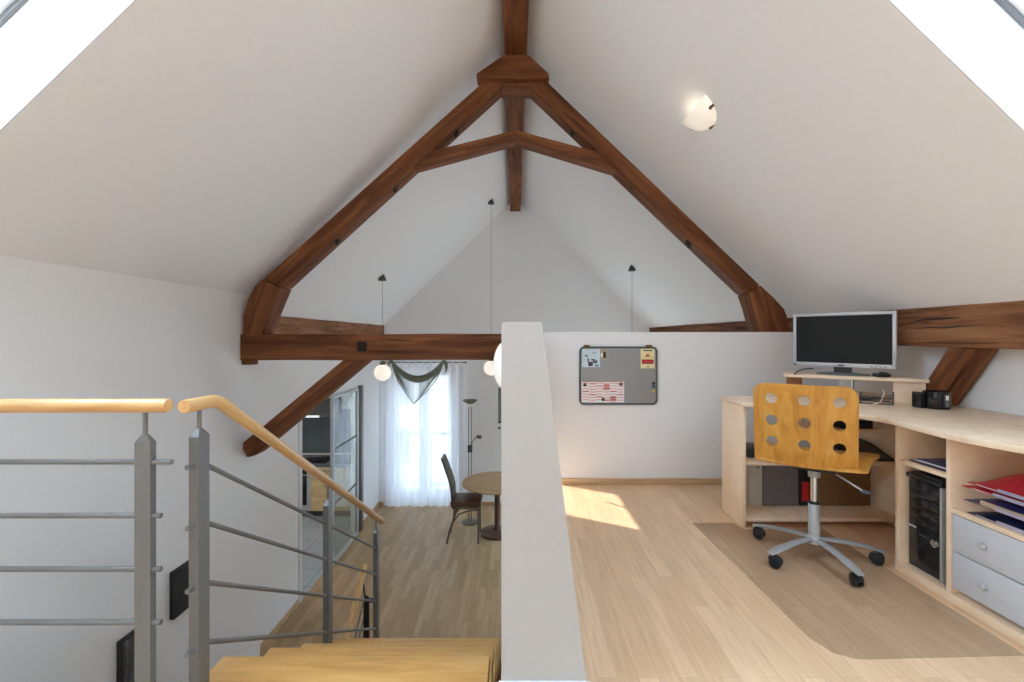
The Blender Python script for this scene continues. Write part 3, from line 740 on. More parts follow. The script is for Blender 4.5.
# ------------------------------------------------------------------ kitchen behind the glazed doorway
KX0, KX1, KY0, KY1 = -4.6, XLF - .10, 4.2, 7.80
struct('floor_kitchen', MB().box((KX0, KY0, ZL - .1), (XLF, KY1, ZL - .0005)), M['tilefloor'], smooth=0)
struct('wall_kitchen_back', MB().box((KX0, KY1, ZL), (KX1, KY1 + .1, .9)), M['wall'], smooth=0)
struct('wall_kitchen_left', MB().box((KX0 - .1, KY0, ZL), (KX0, KY1 + .1, .9)), M['wall'], smooth=0)
struct('wall_kitchen_front', MB().box((KX0, KY0 - .1, ZL), (KX1, KY0, .9)), M['wall'], smooth=0)
struct('ceiling_kitchen', MB().box((KX0 - .1, KY0 - .1, .9), (KX1, KY1 + .1, 1.0)), M['ceil'], smooth=0)
struct('trim_backsplash', MB().box((KX0 + .002, KY1 - .012, ZL + .87), (KX1 - .002, KY1 - .0005, ZL + 1.62)), M['tilewall'], smooth=0)
def face_box(mb, x0, x1, z0, z1, y=7.2, d=.02): return mb.box((x0, y - d, z0), (x1, y, z1), .003)
kc = thing('kitchen_drawer_unit', 'beech kitchen drawer unit beside the oven, seen through the doorway', 'kitchen cabinet', (-2.95, 7.5, ZL))
MB().box((-3.235, 7.2, ZL + .1), (-2.62, 7.79, ZL + .80)).build('body', M['kitchwood'], kc, smooth=0)
MB().box((-3.235, 7.25, ZL), (-2.62, 7.78, ZL + .1)).build('plinth', M['darkgrey'], kc, smooth=0)
for z0, z1 in ((.11, .33), (.34, .56), (.57, .795)):
    dr = face_box(MB(), -3.23, -2.625, ZL + z0, ZL + z1).build('drawer', M['kitchwood'], kc, grain=(1, 0, 0))
    zz = ZL + z1 - .05
    MB().tube([(-3.02, 7.18, zz), (-3.02, 7.155, zz), (-2.84, 7.155, zz), (-2.84, 7.18, zz)], .006, 8).build('handle', M['steel'], dr)
ov = thing('oven', 'dark built-in oven below the hob, seen through the doorway', 'oven', (-3.55, 7.5, ZL))
MB().box((-3.86, 7.2, ZL + .1), (-3.245, 7.79, ZL + .80)).build('body', M['silverplastic'], ov, smooth=0)
MB().box((-3.86, 7.25, ZL), (-3.245, 7.78, ZL + .1)).build('plinth', M['darkgrey'], ov, smooth=0)
od = face_box(MB(), -3.80, -3.30, ZL + .20, ZL + .66).build('oven_door', M['blackgloss'], ov)
MB().tube([(-3.75, 7.18, ZL + .62), (-3.75, 7.15, ZL + .62), (-3.35, 7.15, ZL + .62), (-3.35, 7.18, ZL + .62)], .008, 8).build('handle', M['chrome'], od)
face_box(MB(), -3.80, -3.30, ZL + .68, ZL + .79).build('control_panel', M['black'], ov)
wt = MB().box((KX0 + .01, 7.17, ZL + .802), (KX1 - .01, 7.785, ZL + .842), .004)
tag(wt.build('kitchen_worktop', M['worktop']), 'grey kitchen worktop running along the tiled wall', 'worktop')
hb = thing('hob', 'black glass hob set on the grey kitchen worktop', 'hob', (-3.35, 7.48, ZL + .842))
MB().box((-3.66, 7.24, ZL + .843), (-3.02, 7.74, ZL + .851), .003).build('glass', M['blackgloss'], hb)
for x, y, r in ((-3.5, 7.37, .07), (-3.18, 7.37, .09), (-3.5, 7.62, .09), (-3.18, 7.62, .07)):
    MB().lathe([(r, 0), (r + .004, .001), (r + .004, 0)], (x, y, ZL + .8515), 24).build('ring', M['darkgrey'], hb)
hd = thing('range_hood', 'dark sloping range hood with a lit strip above the hob', 'range hood', (-3.35, 7.6, -.2))
MB().prism([(7.33, -.20), (7.33, -.14), (7.62, .08), (7.787, .08), (7.787, -.20)], -3.72, -2.98, 'x', .004).build('canopy', M['hood'], hd, smooth=0)
MB().box((-3.5, 7.60, .0805), (-3.2, 7.786, .898)).build('chimney', M['silver'], hd, smooth=0)
MB().box((-3.66, 7.3255, -.198), (-3.16, 7.3295, -.162)).build('light_strip', M['strip'], hd, smooth=0)
# glazed sliding door in the doorway
wn += 1
dy0, dy1 = 5.62, 6.55
gd = thing('door_1', None, None, (XLF, dy0, ZL)); gd['kind'] = 'structure'
zb, ztp = ZL + .012, DZ + .015
xf0, xf1 = XLF + .030, XLF + .062
mb = MB().box((xf0, dy0, zb), (xf1, dy0 + .055, ztp)).box((xf0, dy1 - .05, zb), (xf1, dy1, ztp)).box((xf0, dy0 + .055, zb), (xf1, dy1 - .05, zb + .05)).box((xf0, dy0 + .055, ztp - .03), (xf1, dy1 - .05, ztp))
mb.build('door_frame', M['silver'], gd, smooth=0)
zs = [zb + .05, zb + .05 + (ztp - zb) * .33, zb + .05 + (ztp - zb) * .66, ztp - .03]
for i in range(3):
    MB().box((xf0 + .012, dy0 + .055, zs[i]), (xf0 + .018, dy1 - .05, zs[i + 1])).build('glass_pane', M['doorglass'], gd, smooth=0)
    if i: MB().box((xf0 + .004, dy0 + .055, zs[i] - .009), (xf1 - .004, dy1 - .05, zs[i] + .009)).build('glazing_bar', M['gasket'], gd, smooth=0)
struct('trim_1', MB().box((XLF, D1, ZL), (XLF + .055, D1 + .10, DZ + .04), .003), M['steeldark'])
struct('trim_2', MB().box((XLF + .0005, D0 - .07, ZL), (XLF + .012, D0, DZ + .03), .003).box((XLF + .0005, D0, DZ), (XLF + .012, D1, DZ + .03), .003), M['reveal'])

# ------------------------------------------------------------------ dining corner below
tb_ = thing('dining_table', 'round tan dining table on a central pedestal in the lower room', 'table', (-.266, 6.62, ZL))
c = (-.266, 6.62, ZL)
MB().lathe([(0, .722), (.49, .722), (.508, .730), (.51, .74), (.505, .750), (0, .752)], c, 64).build('tabletop', M['tabletop'], tb_)
MB().lathe([(.0, .02), (.24, .0), (.25, .02), (.22, .04), (.06, .06), (.04, .1), (.04, .68), (.16, .722), (0, .722)], c, 32).build('pedestal', M['leather'], tb_)
dc = thing('dining_chair', 'high-backed metal dining chair with a brown leather seat beside the round table', 'dining chair', (-.72, 6.45, ZL))
x0, x1, ya, yb = -.905, -.505, 6.27, 6.66
def lx(x): return Vector((x, 0, 0))
mb = MB().box((x0 - .0, ya, ZL + .50), (x1 + .03, yb, ZL + .585), .03); mb.build('seat', M['leather'], dc)
MB().box((x0 + .02, ya + .02, ZL + .472), (x1 + .01, yb - .02, ZL + .502), .004).build('seat_frame', M['bronze'], dc)
for y in (ya + .02, yb - .02):
    MB().tube([(x0 - .045, y, ZL + .002), (x0 - .01, y, ZL + .16), (x0 + .05, y, ZL + .34), (x0 + .06, y, ZL + .48)], .014, 10).build('leg', M['bronze'], dc)
    MB().tube([(x1 - .01, y, ZL + .002), (x1 - .01, y, ZL + .48)], .013, 10).build('leg', M['bronze'], dc)
    MB().tube([(x0 + .03, y, ZL + .28), (x0 + .12, y, ZL + .40), (x0 + .26, y, ZL + .455), (x1 - .02, y, ZL + .46)], .010, 10).build('brace', M['bronze'], dc)
def backf(u, v):
    z = .50 + .66 * v; x = x0 + .01 - .035 * v - .115 * v ** 2.2 + .05 * math.sin(math.pi * min(1, v * 1.4)) * .3
    return x, z
bp = MB(); n = 14
for i in range(n):
    (xa, za), (xb, zb_) = backf(0, i / n), backf(0, (i + 1) / n)
    wi = .0 + .04 * (i / n); wj = .0 + .04 * ((i + 1) / n)
    P = [(xa, ya + .02 + wi, ZL + za), (xa, yb - .02 - wi, ZL + za), (xb, yb - .02 - wj, ZL + zb_), (xb, ya + .02 + wj, ZL + zb_)]
    P += [(p[0] + .028, p[1], p[2]) for p in P]
    bp._add(P, [(0,1,2,3),(4,7,6,5),(0,4,5,1),(1,5,6,2),(2,6,7,3),(3,7,4,0)])
bp.build('backrest', M['bronze'], dc, smooth=40)
# torchiere
fx, fyy = (470 - CX) * 7.0 / F, 7.0
fl = thing('floor_lamp', 'slim bronze uplighter floor lamp with a reading arm behind the round table', 'floor lamp', (fx, fyy, ZL))
MB().lathe([(0, .0), (.13, .0), (.13, .015), (.03, .03), (0, .03)], (fx, fyy, ZL), 32).build('base', M['bronze'], fl)
for dx in (-.02, .02): MB().tube([(fx + dx, fyy, ZL + .02), (fx + dx, fyy, ZL + 1.78)], .006, 10).build('pole', M['bronze'], fl)
ztop = EYE - 63 * 7 / F
MB().lathe([(0, -.065), (.03, -.06), (.075, -.04), (.12, 0), (.112, 0), (.07, -.032), (0, -.05)], (fx, fyy, ztop), 32).build('lamp_shade', M['bronze'], fl)
zz = EYE - 112 * 7 / F
MB().box((fx - .035, fyy - .02, zz - .05), (fx + .035, fyy + .02, zz + .06), .006).build('switch_box', M['darkgrey'], fl)
ra = MB().tube([(fx + .02, fyy, zz + .02), (fx + .03, fyy, zz + .10), (fx + .08, fyy, zz + .17), (fx + .12, fyy, zz + .19)], .006, 8).build('reading_arm', M['bronze'], fl)
MB().tube([(fx + .10, fyy, zz + .19), (fx + .175, fyy, zz + .185)], [.025, .03], 14).build('lamp_head', M['bronze'], ra)

# ------------------------------------------------------------------ memo board on the half wall
WY = 3.40
def B(x, y): return at(x, y, WY)
def rrect(x0, z0, x1, z1, r, n=6):
    out = []
    for cx, cz, a in ((x1 - r, z1 - r, 0), (x0 + r, z1 - r, 90), (x0 + r, z0 + r, 180), (x1 - r, z0 + r, 270)):
        for i in range(n + 1):
            t = math.radians(a + 90 * i / n); out.append((cx + r * math.cos(t), cz + r * math.sin(t)))
    return out
bl, tr = B(580, 403.8), B(656.3, 347.3)
bd = thing('memo_board', 'grey steel magnet board with rounded frame on the white half wall', 'memo board', tuple(bl))
MB().prism(rrect(bl.x + .006, bl.z + .006, tr.x - .006, tr.z - .006, .026), WY - .010, WY - .001, 'y').build('panel', M['board'], bd, smooth=0)
outer = rrect(bl.x, bl.z, tr.x, tr.z, .032); 
MB().tube([(x, WY - .010, z) for x, z in outer] + [(outer[0][0], WY - .010, outer[0][1])], .0065, 8, False).build('frame', M['boardframe'], bd)
for x in (586.5, 648.5):
    q = B(x, 346.2)
    MB().box((q.x - .022, WY - .018, q.z - .012), (q.x + .022, WY - .001, q.z + .010), .004).build('bracket', M['brass'], bd)
YF = WY - .0108
def sheet(name, x0, y0, x1, y1, m0, label, cat, marks=(), mats=()):
    a, b = B(x0, y1), B(x1, y0); sh = thing(name, label, cat, (a.x, YF, a.z))
    mb = MB().box((a.x, YF - .0012, a.z), (b.x, YF, b.z))
    w_, h_ = b.x - a.x, b.z - a.z
    for (u0, v0, u1, v1, mi) in marks:
        mb.m(mi).box((a.x + u0 * w_, YF - .0016, b.z - v1 * h_), (a.x + u1 * w_, YF - .0012, b.z - v0 * h_))
    mb.build('paper', [m0] + list(mats), sh, smooth=0)
    return sh
# cartoon card (plain shapes), small photo, cream card with a red bus, timetable
sheet('postcard', 581.8, 349, 599.8, 367, M['paperblue'], 'pale blue postcard in the upper corner of the memo board', 'postcard',
      ((.16, .33, .32, .42, 1), (.55, .2, .8, .24, 2), (.3, .52, .38, .72, 1), (.34, .7, .6, .95, 3), (.5, .55, .72, .62, 3), (.6, .62, .85, .78, 3), (.7, .85, .92, .97, 2), (.42, .78, .5, .9, 1), (.28, .5, .36, .56, 4)), (M['inkgrey'], M['inkteal'], M['inkgrey'], M['inkred']))
sheet('photo_card', 600.4, 350, 606.8, 360, M['manila'], 'small cream photo card next to the pale blue postcard', 'photo',
      ((.42, .2, .8, .8, 1), (.05, .3, .3, .7, 2)), (M['black'], M['paper']))
sheet('bus_card', 640.2, 349, 654, 368.2, M['papercream'], 'cream card with a red bus in the upper corner of the memo board', 'postcard',
      ((.2, .05, .85, .11, 1), (.38, .28, .62, .38, 2), (.2, .4, .95, .425, 3), (.08, .54, .95, .74, 2), (.12, .74, .88, .78, 1), (.42, .88, .62, .95, 3)), (M['inkgrey'], M['inkred'], M['manila']))
mk = []
for cI, (u0, u1) in enumerate(((.02, .17), (.18, .34), (.35, .5), (.51, .66), (.67, .82), (.83, .98))):
    for r in range(7):
        v = .06 + r * .13 + (.03 if cI % 2 else 0)
        k = (cI * 3 + r * 5) % 4
        mk.append((u0, v, u1, v + .045, (1, 2, 1, 3)[k]))
mk += [(.51, .13, .66, .36, 1), (.67, .70, .82, .95, 1), (.02, .0, .98, .02, 3)]
sheet('timetable', 581.3, 381.3, 623.8, 402.2, M['paper'], 'pink and white printed timetable at the bottom of the memo board', 'paper sheet', mk, (M['paperpink'], M['paperpink'], M['inkred']))
def magnet(x, y, m, label, r=.0125):
    q = B(x, y)
    o = MB().lathe([(0, .006), (r * .8, .006), (r, .004), (r, 0), (0, 0)], (q.x, YF - .0014, q.z), 20, Matrix(((1, 0, 0), (0, 0, -1), (0, 1, 0)))).build('magnet', M[m])
    tag(o, label, 'magnet', 'magnets on the memo board')
magnet(584.6, 384.6, 'darkgrey', 'dark round magnet on the timetable corner nearest the white partition')
magnet(620.6, 384.0, 'darkgrey', 'dark round magnet on the timetable corner nearest the middle of the board')
magnet(602.8, 399.2, 'darkgrey', 'dark round magnet at the bottom edge of the timetable')
magnet(653, 383.2, 'black', 'black magnet at the desk-side edge of the board, above the blue one', .011)
magnet(653, 386.4, 'bluepl', 'blue magnet at the desk-side edge of the board', .011)
magnet(652.8, 390.6, 'yellow', 'yellow magnet at the desk-side edge of the board', .010)

# ------------------------------------------------------------------ desk group
DZT = .725
dk = thing('corner_desk', 'pale maple corner desk with a curved front edge by the half wall', 'desk', (1.31, 2.62, 0))
front = [(1.30, 2.61), (1.36, 2.575), (1.60, 2.32), (1.675, 2.225), (1.705, 2.14), (1.71, 2.05), (1.695, 1.92), (1.68, 1.80), (1.685, 1.70), (1.705, 1.62), (1.735, 1.54), (1.77, 1.45), (1.79, 1.30), (1.79, .80)]
back = [(XR - .003, .80), (XR - .003, 3.16), (1.80, 3.16), (1.60, 2.90), (1.30, 2.893)]
MB().prism(front + back, DZT - .024, DZT, 'z', .003).build('desktop', M['desk'], dk, smooth=30, grain=(0, 1, 0))
MB().box((1.312, 2.632, .0028), (1.334, 2.892, DZT - .0245), .002).build('side_panel', M['deskedge'], dk, grain=(0, 0, 1))
MB().box((2.20, 2.63, .0), (2.222, 3.10, DZT - .0245), .002).build('side_panel', M['desk'], dk, grain=(0, 0, 1))
MB().prism([(1.3345, 2.612), (2.1995, 2.612), (2.1995, 3.10), (1.47, 3.10), (1.3345, 2.885)], .038, .060, 'z', .002).build('bottom_board', M['desk'], dk, grain=(1, 0, 0))
for x in (1.55, 2.0): MB().box((x, 2.80, .0005), (x + .04, 3.0, .0378)).build('foot_block', M['desk'], dk, smooth=0)
MB().box((1.3345, 2.612, .362), (2.1995, 2.89, .382), .002).build('shelf', M['desk'], dk, grain=(1, 0, 0))
MB().box((1.70, 2.60, .553), (2.115, 2.86, .570), .002).build('keyboard_shelf', M['deskedge'], dk, grain=(1, 0, 0))
for x in (1.70, 2.098): MB().box((x, 2.70, .5702), (x + .017, 2.84, DZT - .0245), .002).build('bracket', M['desk'], dk)

# storage unit under the long wing
X0 = 1.804; zT = DZT - .0247
su = thing('storage_unit', 'maple storage unit with two grey drawers and open shelves under the desk', 'storage cabinet', (2.1, 1.5, 0))
def brd(nm, lo, hi, gr, m='desk'): return MB().box(lo, hi, .0015).build(nm, M[m], su, grain=gr)
for ya_, yb_ in ((2.142, 2.162), (1.888, 1.907), (.90, .92)):
    brd('side_panel', (X0, ya_, .0385), (XR - .012, yb_, zT), (0, 0, 1), 'deskedge')
brd('bottom_board', (X0 - .002, .90, .0005), (XR - .012, 2.162, .038), (0, 1, 0), 'deskedge')
brd('back_panel', (XR - .011, .90, .0005), (XR - .003, 2.162, zT), (0, 0, 1))
brd('shelf', (X0 + .002, 1.9075, .507), (XR - .0125, 2.1415, .525), (0, 1, 0), 'deskedge')
brd('shelf', (X0 + .001, .9205, .372), (XR - .0125, 1.8875, .392), (0, 1, 0), 'deskedge')
for z0, z1 in ((.219, .368), (.066, .214)):
    for y0_, y1_ in ((1.42, 1.884), (.924, 1.415)):
        dr = MB().box((X0 + .003, y0_, z0), (X0 + .021, y1_, z1), .0015).box((X0 + .022, y0_ + .01, z0 + .01), (XR - .05, y1_ - .01, z1 - .02)).build('drawer', M['greydrawer'], su)
        yk = 1.752 if y0_ > 1.4 else 1.15; zk = (z0 + z1) / 2
        MB().lathe([(0, .022), (.010, .022), (.0125, .017), (.0125, .006), (.006, .004), (.006, 0), (0, 0)], (X0 + .003, yk, zk), 20, Matrix(((0, 0, -1), (0, 1, 0), (1, 0, 0)))).build('knob', M['silverplastic'], dr)

# computer tower
pc = thing('computer_tower', 'black and silver computer tower in the narrow bay of the storage unit', 'computer', (2.05, 2.03, .0385))
py0, py1, pz0, pz1, pxf = 1.955, 2.130, .0395, .449, 1.838
MB().box((pxf + .02, py0 + .002, pz0), (2.30, py1 - .002, pz1 - .004), .004).build('case', M['silver'], pc)
mb = MB().box((pxf, py0 + .012, pz0 + .004), (pxf + .022, py1 - .002, pz1), .006)
for z in (.40, .355, .31, .265): mb.box((pxf - .0035, py0 + .022, z - .036), (pxf, py1 - .012, z), .002)
mb.build('front_bezel', M['blackgloss'], pc)
MB().box((pxf - .006, py0 + .0, pz0 + .002), (pxf + .02, py0 + .0115, pz1 - .002), .002).build('edge_trim', M['silver'], pc)
MB().box((pxf - .010, py0 + .04, .378), (pxf - .0036, py1 - .03, .386), .002).build('drive_slot', M['darkgrey'], pc)
MB().box((pxf - .004, py1 - .045, .224), (pxf - .001, py1 - .004, .233), .001).build('badge', M['silverplastic'], pc)
MB().lathe([(0, .008), (.009, .008), (.011, .004), (.017, .006), (.019, .0), (0, 0)], (pxf - .0005, py0 + .038, .195), 24, Matrix(((0, 0, -1), (0, 1, 0), (1, 0, 0)))).build('power_button', M['chrome'], pc)
for k in range(4): MB().box((pxf - .003, py0 + .068 + .013 * k, .199), (pxf, py0 + .075 + .013 * k, .207)).build('port', M['darkgrey'], pc, smooth=0)
# flat black box on the tower
q = MB().box((1.828, 1.95, .4502), (2.2, 2.132, .470), .004)
q.box((1.84, 1.96, .470), (2.18, 2.12, .478), .002)
tag(q.build('external_drive', M['black']), 'flat black drive lying on top of the computer tower', 'drive')

# magazines on the shelf over the tower
for i, (m_, z, x, lab) in enumerate((('navy', .5255, 1.83, 'navy magazine lying on the small shelf over the computer, bottom one'), ('paper', .530, 1.85, 'thin white booklet between two blue magazines over the computer'), ('blue', .5335, 1.86, 'blue magazine on top of the small shelf over the computer'))):
    q = MB().box((x, 1.925 + .01 * i, z), (x + .27, 2.12 - .006 * i, z + .0042), .0008)
    tag(q.build('magazine', M[m_]), lab, 'magazine', 'magazines over the computer')

# folders
def folder(z, x, y0, y1, mcover, label, lift, paper=None, dy=0):
    f = thing('document_folder', label, 'folder', (x, y0, z), group='folders on the drawer unit')
    dx = .24
    def bot(u, v): return (x + dx * v, y0 + (y1 - y0) * u, z + .0015 + .006 * math.sin(math.pi * u) * 0)
    def top(u, v): return (x + .006 + dx * v, y0 + .004 + (y1 - y0 - .022) * u, z + .004 + lift * math.sin(math.pi * .5 * min(1, v * 2.2)) * (1 - .9 * u ** 5))
    mb = MB().box((x, y0, z), (x + dx, y1, z + .0022), .0006)
    mb.grid(top, 18, 10); mb.grid(lambda u, v: tuple(Vector(top(u, v)) + Vector((0, 0, .0012))), 18, 10)
    mb.build('cover', mcover, f, smooth=50)
    MB().box((x - .0014, y0 + (y1 - y0) * .42, z + .0004), (x - .0001, y0 + (y1 - y0) * .72, z + .014), .0004).build('label_strip', M['label'], f)
    sp = MB().box((x + .001, y0 + .005, z + .0024), (x + dx - .01, y1 - .035, z + .0036))
    if paper: sp.box((x + .004, y0 + .01, z + .0024), (x + .008, y1 - .06, z + .020), .0004)
    sp.build('papers', paper or M['paper'], f, smooth=0)
    return f
fx0 = 1.816
folder(.3925, fx0 + .004, 1.42, 1.838, M['navy'], 'dark navy folder at the bottom of the folder pile above the drawers', .040)
folder(.441, fx0 + .002, 1.42, 1.845, M['blue'], 'blue folder stuffed with beige papers in the middle of the folder pile', .046, M['manila'])
folder(.494, fx0, 1.42, 1.852, M['red2'], 'bright red folder under the topmost crimson folder of the pile', .010)
folder(.511, fx0 + .012, 1.42, 1.842, M['red'], 'crimson folder bulging open on top of the folder pile', .085)

# boxes and binders under the desk
def carton(name, x0_, x1_, h, m_, label, cat, y=2.80, d=.25):
    b_ = thing(name, label, cat, (x0_, y, .0605))
    mb = MB().box((x0_, y, .0605), (x1_, y + d, .0605 + h), .003); mb.build('body', M[m_], b_)
    return b_
c_ = carton('file_box', 1.443, 1.520, .285, 'whitebox', 'narrow white file box under the desk nearest the side panel', 'file box')
MB().lathe([(.006, 0), (.011, .001), (.011, 0)], (1.49, 2.799, .30), 16, Matrix(((1, 0, 0), (0, 0, -1), (0, 1, 0)))).build('finger_ring', M['darkgrey'], c_)
c_ = carton('storage_box', 1.526, 1.742, .285, 'greybox', 'wide grey storage box between the white file box and black binder', 'box')
MB().box((1.524, 2.797, .30), (1.744, 3.053, .35), .003).build('lid', M['greybox'], c_)
c_ = carton('ring_binder', 1.748, 1.815, .27, 'black', 'black ring binder with a red label under the desk', 'binder')
MB().box((1.762, 2.798, .09), (1.805, 2.7995, .21), .0005).build('spine_label', M['red2'], c_)
c_ = carton('cardboard_box', 1.825, 2.185, .28, 'brownbox', 'large brown cardboard box under the desk beside the ring binder', 'box')
MB().box((1.98, 2.7985, .0625), (2.03, 2.7998, .338)).build('tape', M['brownbox'], c_)
tag(MB().box((1.38, 2.70, .3825), (1.62, 2.90, .43), .006).box((1.40, 2.697, .392), (1.60, 2.70, .42), .001).build('disc_player', M['black']), 'black electronics box on the middle desk shelf near the side panel', 'electronics box')
tag(MB().prism([(2.62, .3825), (2.90, .3825), (2.90, .46), (2.80, .45), (2.62, .395)], 1.93, 2.185, 'x', .004).build('document_bag', M['black']), 'black document bag lying on the middle desk shelf behind the chair seat', 'bag')
rt = thing('router', 'small black router on the narrow shelf just under the desktop', 'router', (1.95, 2.66, .5705))
MB().box((1.88, 2.62, .5705), (2.06, 2.76, .618), .005).build('body', M['black'], rt)
for x in (1.9, 1.93, 1.96): MB().box((x, 2.619, .588), (x + .012, 2.6205, .592)).build('indicator', M['silver'], rt, smooth=0)

# monitor riser
ms = thing('monitor_riser', 'maple monitor riser with chrome leg standing on the corner desk', 'monitor stand', (2.0, 2.75, DZT))
MB().prism([(1.71, 2.90), (2.272, 2.495), (2.272, 2.97), (1.90, 3.13), (1.80, 3.06)], .846, .866, 'z', .003).build('board', M['deskedge'], ms, smooth=30, grain=(.82, -.57, 0))
MB().prism([(2.158, 2.60), (2.268, 2.515), (2.278, 2.528), (2.168, 2.613)], DZT + .0005, .8455, 'z').build('support_panel', M['desk'], ms, smooth=0)
MB().prism([(1.745, 2.93), (1.815, 2.882), (1.825, 2.897), (1.755, 2.945)], DZT + .0005, .8455, 'z').build('support_panel', M['beamlight'], ms, smooth=0)
a = at(851.5, 390, 2.72)
MB().tube([(a.x, 2.72, DZT + .0005), (a.x, 2.72, .8455)], .012, 14).build('chrome_leg', M['chrome'], ms)
# wire letter stand
wr = thing('wire_stand', 'dark wire stand on the desk under the monitor riser', 'wire stand', (2.1, 2.62, DZT))
ax = 2.03
mb = MB().tube([(1.93, 2.58, DZT + .004), (2.075, 2.50, DZT + .004), (2.14, 2.60, DZT + .004), (2.0, 2.69, DZT + .004), (1.93, 2.58, DZT + .004)], .004, 8)
mb.tube([(2.075, 2.50, DZT + .004), (2.075, 2.50, .80)], .004, 8).tube([(1.95, 2.57, DZT + .004), (1.95, 2.57, .79)], .004, 8)
mb.tube([(2.075, 2.50, DZT + .035), (1.95, 2.57, DZT + .035), (2.0, 2.69, DZT + .03)], .0035, 8)
mb.build('frame', M['darkgrey'], wr)
cb = MB().tube([(1.99, 2.73, DZT + .0065), (2.08, 2.71, DZT + .0065), (2.17, 2.70, DZT + .010), (2.21, 2.74, DZT + .0065), (2.14, 2.80, DZT + .0065), (2.0, 2.80, DZT + .0065)], .006, 8)
tag(cb.build('power_cable', M['black']), 'black cable looped on the desktop behind the wire stand', 'cable')
cb = MB().tube([(1.90, 2.45, DZT + .005), (1.98, 2.47, DZT + .02), (2.05, 2.53, DZT + .06), (2.075, 2.57, .80)], .003, 8)
tag(cb.build('white_cable', M['whiteplastic']), 'thin white cable rising from the desktop to the monitor riser', 'cable')
cb = MB().tube([at(795, 374.0, 2.86), at(797, 371.5, 2.92), at(804, 369.0, 2.98), at(813, 368.5, 3.02)], .004, 8)
tag(cb.build('monitor_cable', M['black']), 'black cable curving behind the lower corner of the monitor', 'cable')

# monitor
th = math.atan2(-.76, .65)
mo = thing('monitor', 'silver-framed flat monitor standing on the maple riser', 'monitor', (2.0065, 2.80, .8662), th)
def loc(mb, nm, m_, parent, **k): return mb.build(nm, m_, parent, local=True, **k)
mw, z0, z1 = .264, .049, .384
mb = MB()
for lo, hi in (((-mw, -.012, z0), (-mw + .018, .018, z1)), ((mw - .018, -.012, z0), (mw, .018, z1)), ((-mw + .018, -.012, z1 - .018), (mw - .018, .018, z1)), ((-mw + .018, -.012, z0), (mw - .018, .018, z0 + .024))): mb.box(lo, hi, .002)
loc(mb, 'bezel', M['silverplastic'], mo)
loc(MB().box((-mw + .016, -.006, z0 + .022), (mw - .016, .012, z1 - .016)), 'screen', M['screen'], mo, smooth=0)
loc(MB().box((-mw + .008, .018, z0 + .008), (mw - .008, .045, z1 - .008), .006), 'back_shell', M['silverplastic'], mo)
loc(MB().box((-.045, .012, .012), (.045, .034, z0 + .08), .004), 'neck', M['darkgrey'], mo)
loc(MB().lathe([(0, .016), (.07, .014), (.135, .006), (.14, .0), (0, 0)], (0, .02, .0005), 40, Matrix.Diagonal((1, .72, 1))), 'foot', M['gasket'], mo)
loc(MB().box((-.016, -.0135, z0 + .008), (.016, -.012, z0 + .016)), 'badge', M['darkgrey'], mo, smooth=0)
for k in range(4): loc(MB().box((mw - .12 + .022 * k, -.014, z0 + .008), (mw - .108 + .022 * k, -.012, z0 + .012)), 'button', M['darkgrey'], mo, smooth=0)
loc(MB().box((-mw + .004, -.0135, z0 + .004), (-mw + .02, -.012, z0 + .013)), 'corner_sticker', M['darkgrey'], mo, smooth=0)
# mouse on the riser
ms_ = thing('computer_mouse', 'black and silver computer mouse on the riser beside the monitor foot', 'mouse', (2.14, 2.66, .8662), math.radians(-40))
loc(MB().sphere((0, 0, .012), .03, 20, 1.5, .9, .6), 'body', M['black'], ms_)
for v in ms_.children[0].data.vertices:
    v.co.z = max(v.co.z, 0)
loc(MB().sphere((-.016, -.004, .017), .019, 16, 1.0, .9, .75), 'button_cap', M['silverplastic'], ms_)

# black speaker-like desk gadget by the brace
dp = thing('desk_organizer', 'black curved desk organizer holding a phone at the foot of the timber brace', 'desk organizer', (2.21, 2.39, DZT))
qx, qy = 2.212, 2.392
MB().lathe([(0, .0), (.056, .0), (.058, .02), (.056, .090), (.051, .090), (.051, .01), (0, .01)], (qx, qy, DZT + .0006), 40).build('cup', M['blackgloss'], dp)
MB().box((qx - .088, qy - .005, DZT + .0008), (qx - .0595, qy + .05, DZT + .084), .006).build('side_block', M['black'], dp)
MB().box((qx - .018, qy - .064, DZT + .012), (qx + .016, qy - .0565, DZT + .078), .003).build('phone', M['darkgrey'], dp)
MB().box((qx - .010, qy - .0655, DZT + .050), (qx + .004, qy - .0642, DZT + .074), .0005).build('display', M['paper'], dp)
for i in range(3):
    for j in range(2): MB().box((qx - .009 + .008 * j, qy - .0652, DZT + .018 + .009 * i), (qx - .004 + .008 * j, qy - .0641, DZT + .023 + .009 * i)).build('key', M['silver'], dp, smooth=0)

# ------------------------------------------------------------------ floor mat
mp_ = [(1.044, 2.688), (1.075, 1.66), (1.105, 1.585), (1.16, 1.553), (1.20, 1.551), (1.757, 1.570), (1.762, 1.60), (1.755, 2.595), (1.306, 2.600), (1.290, 2.690)]
tag(MB().prism(mp_, .0004, .0024, 'z').build('chair_mat', M['mat'], smooth=0), 'tinted clear floor mat under the office chair', 'floor mat')

